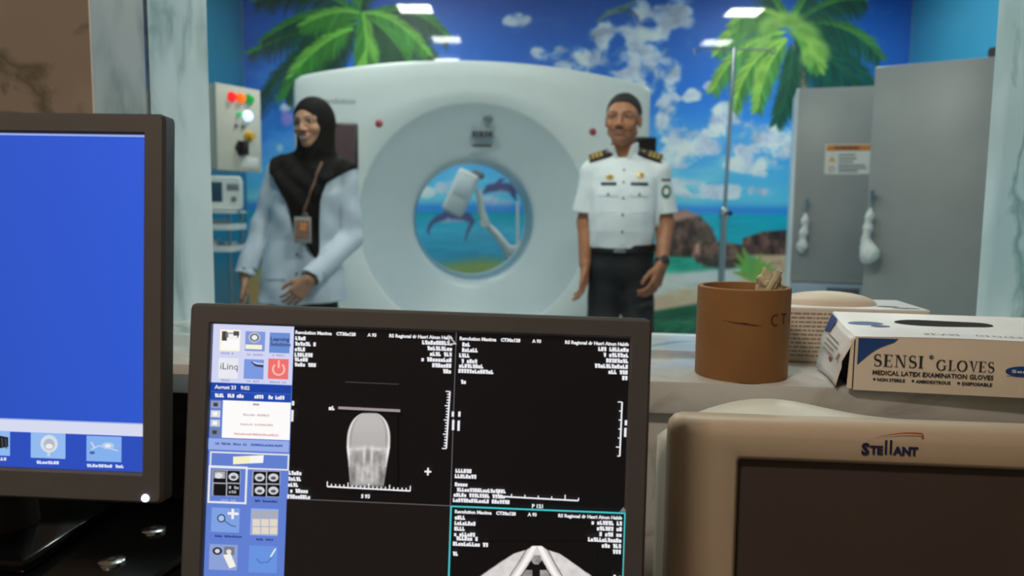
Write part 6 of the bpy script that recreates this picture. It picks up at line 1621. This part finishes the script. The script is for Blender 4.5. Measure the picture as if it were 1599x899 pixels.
# ------------------------------------------------------------------ the woman
def build_woman():
    skin = (184, 138, 112)
    Hd = Head((0.026, -0.035, 1.402), R(-17), R(-3), R(2), 0.93, 1.03, False, 1.0)
    torso = [((-0.10, 0.01, 0.90), (0.0, 0.01, 0.90), 0.085), ((-0.07, 0.0, 1.05), (-0.01, 0.0, 1.05), 0.082), ((-0.06, -0.005, 1.20), (0.035, -0.005, 1.20), 0.084), ((-0.10, 0.01, 1.305), (0.105, 0.01, 1.297), 0.038)]
    neck = [((0.015, 0.015, 1.32), (0.030, 0.0, 1.46), 0.050, 0.048)]
    sA, eA, wA = (-0.142, 0.01, 1.305), (-0.225, 0.03, 1.055), (-0.290, -0.04, 0.838)
    sB, eB, wB = (0.145, 0.01, 1.295), (0.165, 0.035, 1.01), (0.030, -0.165, 0.838)
    arms = [(sA, eA, 0.042, 0.034), (eA, wA, 0.034, 0.023), (sB, eB, 0.042, 0.034), (eB, wB, 0.034, 0.023)]
    legs = [((-0.12, 0.015, 0.86), (-0.11, 0.0, 0.46), 0.075, 0.055), ((-0.11, 0.0, 0.46), (-0.10, 0.03, 0.10), 0.052, 0.038), ((0.015, 0.015, 0.86), (0.03, 0.0, 0.46), 0.075, 0.055), ((0.03, 0.0, 0.46), (0.055, 0.03, 0.10), 0.052, 0.038),
            ((-0.10, 0.05, 0.045), (-0.11, -0.11, 0.03), 0.038, 0.028), ((0.055, 0.05, 0.045), (0.065, -0.11, 0.03), 0.038, 0.028)]
    hands = hand(wA, (0.04, -0.14, -0.98), (0.55, -0.83, 0.1), 1, (0.3, 0.4, 0.3), 0.05, 0.92) + hand(wB, (-0.62, -0.22, -0.75), (-0.55, -0.35, 0.75), 1, (0.35, 0.5, 0.45), 0.05, 0.92)
    allp = torso + neck + legs
    def body(P):
        d = local_union(P, allp, 0.035); d = smin(d, smin(local_union(P, arms, 0.02), local_union(P, hands, 0.006), 0.012), 0.008)
        m = P[:, 2] > 1.35
        if m.any(): d[m] = smin(d[m], Hd.f(P[m]), 0.02)
        return d
    def colour(P):
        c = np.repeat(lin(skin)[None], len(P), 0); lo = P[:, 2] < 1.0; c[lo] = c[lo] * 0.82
        h = P[:, 2] > 1.38; c[h] = Hd.paint(P[h], c[h].copy(), skin)
        return c
    Pv, Q = polygonize(body, (-0.40, -0.30, 0.0), (0.27, 0.20, 1.66), 0.0045)
    wm = mesh_np('person', Pv, Q, M['skin'], colour(Pv))
    refine(wm, body, lambda c: (c[:, 2] > 1.395), 1, colour); refine(wm, body, lambda c: (c[:, 2] > 1.40) & (c[:, 1] < -0.05), 1, colour)
    tag(wm, 'smiling woman in a black headscarf and pale long-sleeved tunic, one hand at her hip', 'person')
    # tunic with flared skirt and long sleeves
    tl = [((-0.115, 0.01, 1.312), (0.120, 0.01, 1.302), 0.050)]
    rows_t = [(0.70, -0.045, 0.010, 0.202, 0.138), (0.80, -0.046, 0.008, 0.190, 0.130), (0.90, -0.046, 0.006, 0.172, 0.120), (1.00, -0.040, 0.002, 0.152, 0.110), (1.10, -0.025, -0.004, 0.150, 0.112), (1.20, -0.012, -0.006, 0.156, 0.114), (1.28, 0.0, 0.002, 0.158, 0.095), (1.33, 0.004, 0.010, 0.12, 0.070), (1.36, 0.01, 0.012, 0.07, 0.055)]
    dn = lambda a, b, t_: tuple(np.array(a) + (np.array(b) - np.array(a)) * t_)
    slA = [(sA, eA, 0.056, 0.052), (eA, dn(eA, wA, 1.0), 0.052, 0.046)]
    slB = [(sB, eB, 0.056, 0.054), (eB, dn(eB, wB, 1.0), 0.054, 0.047)]
    def tunic(P):
        d = smin(stack(P, rows_t, 2.3, 0.02), local_union(P, tl, 0.02, 0.2), 0.03)
        d = smax(d, 0.722 + 0.008 * np.sin(P[:, 0] * 14) - P[:, 2], 0.004)
        d = smax(d, -stack(P, [(0.60, -0.05, 0.01, 0.176, 0.122), (0.76, -0.05, 0.01, 0.170, 0.118)], 2.3, 0.01), 0.004)
        for e, w_, sl_ in ((eA, wA, slA), (eB, wB, slB)):
            dv = np.array(w_) - np.array(e); dv /= np.linalg.norm(dv)
            q = local_union(P, sl_, 0.02, 0.2)
            q = smax(q, np.where(cap(P, np.array(w_) - dv * 0.02, np.array(w_) + dv * 0.12, 0.075) < 0, (P - np.array(w_)) @ dv + 0.004, -1.0), 0.004)
            q = smax(q, -cap(P, dn(e, w_, 0.86), dn(e, w_, 1.2), 0.037), 0.004)
            d = smin(d, q, 0.010)
        return d + wrinkle(P, 0.0035, 2.0)
    to = sdf_obj('tunic', tunic, (-0.40, -0.26, 0.66), (0.30, 0.20, 1.40), 0.0055, M['tunic'], wm)
    drape_patch('placket', tunic, M['tunic'], to, (-0.050, -0.022, 0.74, 1.05), 0.002, 0.003, 10)
    for z in (1.02, 0.94, 0.86): drape_disc('button', tunic, M['button'], to, (-0.036, z), 0.006, 0.006, 0.005, 12)
    drape_patch('hip_pocket', tunic, M['tunic'], to, (-0.17, -0.085, 0.83, 0.845), 0.003, 0.003, 6)
    # black trousers and shoes
    def trousers(P):
        d = local_union(P, [((-0.11, 0.012, 0.86), (0.01, 0.012, 0.86), 0.092), ((-0.12, 0.012, 0.84), (-0.11, 0.0, 0.46), 0.088, 0.078), ((-0.11, 0.0, 0.46), (-0.10, 0.03, 0.08), 0.078, 0.075), ((0.02, 0.012, 0.84), (0.035, 0.0, 0.46), 0.088, 0.078), ((0.035, 0.0, 0.46), (0.055, 0.03, 0.08), 0.080, 0.075)], 0.02, 0.2)
        return smax(d + wrinkle(P, 0.002, 3), np.maximum(P[:, 2] - 0.90, 0.05 - P[:, 2]), 0.004)
    sdf_obj('trousers', trousers, (-0.23, -0.15, 0.03), (0.19, 0.17, 0.92), 0.0085, M['navy_cloth'], wm)
    for x in (-0.105, 0.06):
        def shoe(P, x=x): return smax(local_union(P, [((x, 0.05, 0.045), (x, -0.13, 0.035), 0.044, 0.034)], 0.02, 0.2), 0.0 - P[:, 2], 0.004)
        sdf_obj('shoe', shoe, (x - 0.07, -0.19, -0.01), (x + 0.07, 0.12, 0.11), 0.008, M['leather'], wm)
    # headscarf: hood, neck and a chest drape running down to a point
    outline = [(-0.172, 1.345), (-0.168, 1.290), (-0.145, 1.262), (-0.100, 1.20), (-0.068, 1.14), (-0.058, 1.078), (-0.012, 1.014), (0.018, 0.955), (0.040, 0.925), (0.054, 0.93), (0.058, 1.05), (0.066, 1.167), (0.090, 1.250), (0.150, 1.292), (0.206, 1.318), (0.212, 1.345), (0.17, 1.78), (-0.11, 1.78)]
    hq = Head((0.026, -0.035, 1.402), R(-17), R(-3), R(2), 0.93, 1.03, False, 1.0)
    capes = [((-0.105, 0.01, 1.312), (0.120, 0.01, 1.300), 0.058), ((0.015, 0.008, 1.33), (0.028, 0.0, 1.42), 0.098, 0.078), ((-0.05, -0.004, 1.22), (0.06, -0.004, 1.22), 0.118, dict(sy=1.0))]
    def scarf(P):
        q = hq.loc(P)
        hood = ell(q, (0, 0.020, 0.133), (0.0875, 0.108, 0.104)) * 0.9
        hood = smin(hood, cap(q, (0, 0.025, 0.10), (0, 0.0, 0.0), 0.083, 0.066), 0.03)
        t_ = tunic(P) - 0.010
        d = smin(local_union(P, capes, 0.04, 0.25), hood, 0.035)
        d = smin(d, t_, 0.02)
        fold = 0.0035 * np.sin(P[:, 0] * 60 + P[:, 2] * 34 + 2 * np.sin(P[:, 2] * 20)) + 0.002 * np.sin(P[:, 0] * 110 - P[:, 2] * 50)
        d = d + fold * sstep(1.42, 1.36, P[:, 2])
        pg = poly_sdf(P[:, 0], P[:, 2], outline)
        pg = np.where(P[:, 1] > 0.03, np.maximum(pg, 1.17 - P[:, 2]), pg)
        d = smax(d, pg, 0.006)
        # opening for the face
        x, y, z = q[:, 0], q[:, 1], q[:, 2]
        rr = np.sqrt(((x + 0.010) / 0.0665) ** 2 + ((z - 0.088) / 0.082) ** 2)
        op = np.maximum((rr - 1) * 0.055, y + 0.012)
        return smax(d, -op, 0.006)
    sdf_obj('headscarf', scarf, (-0.25, -0.24, 0.90), (0.26, 0.20, 1.66), 0.005, M['black_cloth'], wm)
    loc = Vector((-0.8939, 3.45, 0))
    wm.location = loc
    # identity card on its strap, lying on the scarf
    bd = thing('identity_card', 'identity card in a clear holder on a brown strap over the black headscarf', 'badge', loc)
    pts = [(0.068, 1.335), (0.060, 1.30), (0.044, 1.24), (0.020, 1.18), (0.000, 1.13), (0.008, 1.105)]
    pts = [(pts[i][0] + (pts[i + 1][0] - pts[i][0]) * k / 5, pts[i][1] + (pts[i + 1][1] - pts[i][1]) * k / 5) for i in range(len(pts) - 1) for k in range(5)] + [pts[-1]]
    q, g, _ = drape(scarf, pts, None, 0.0055)
    vs = []
    for i in range(len(pts)):
        a, b = q[max(i - 1, 0)], q[min(i + 1, len(pts) - 1)]; t_ = (b - a) / np.linalg.norm(b - a); sd = np.cross(t_, g[i]); vs += [q[i] + sd * 0.006, q[i] - sd * 0.006]
    so = MB().add(vs, [(2 * i, 2 * i + 1, 2 * i + 3, 2 * i + 2) for i in range(len(pts) - 1)]).obj('strap', M['strap_brown'], bd)
    md = so.modifiers.new('band', 'SOLIDIFY'); md.thickness = 0.0014; md.offset = 1
    c0, g0, _ = drape(scarf, [(0.000, 1.048)], None, 0.010); c0 = c0[0]
    c0[1] = min(c0[1], -0.150) - 0.006
    hold = rbox(0.072, 0.006, 0.112, 0.003, 2, tuple(c0 + (0, 0, -0.002))).obj('holder', mat('clear_holder', (150, 150, 152), 0.2, var=0.05), bd)
    rbox(0.058, 0.002, 0.078, 0.001, 1, tuple(c0 + (0, -0.0035, 0.0))).obj('card', mat('card_brown', (142, 104, 84), 0.4, var=0.2, scale=60), hold)
    rbox(0.030, 0.0015, 0.036, 0.001, 1, tuple(c0 + (0.004, -0.005, 0.012))).obj('portrait', mat('card_photo', (196, 132, 92), 0.4, var=0.25, scale=90), hold)
    rbox(0.026, 0.006, 0.018, 0.003, 2, tuple(c0 + (0.010, 0.0, 0.062))).obj('clip', M['steel'], hold)
build_woman()
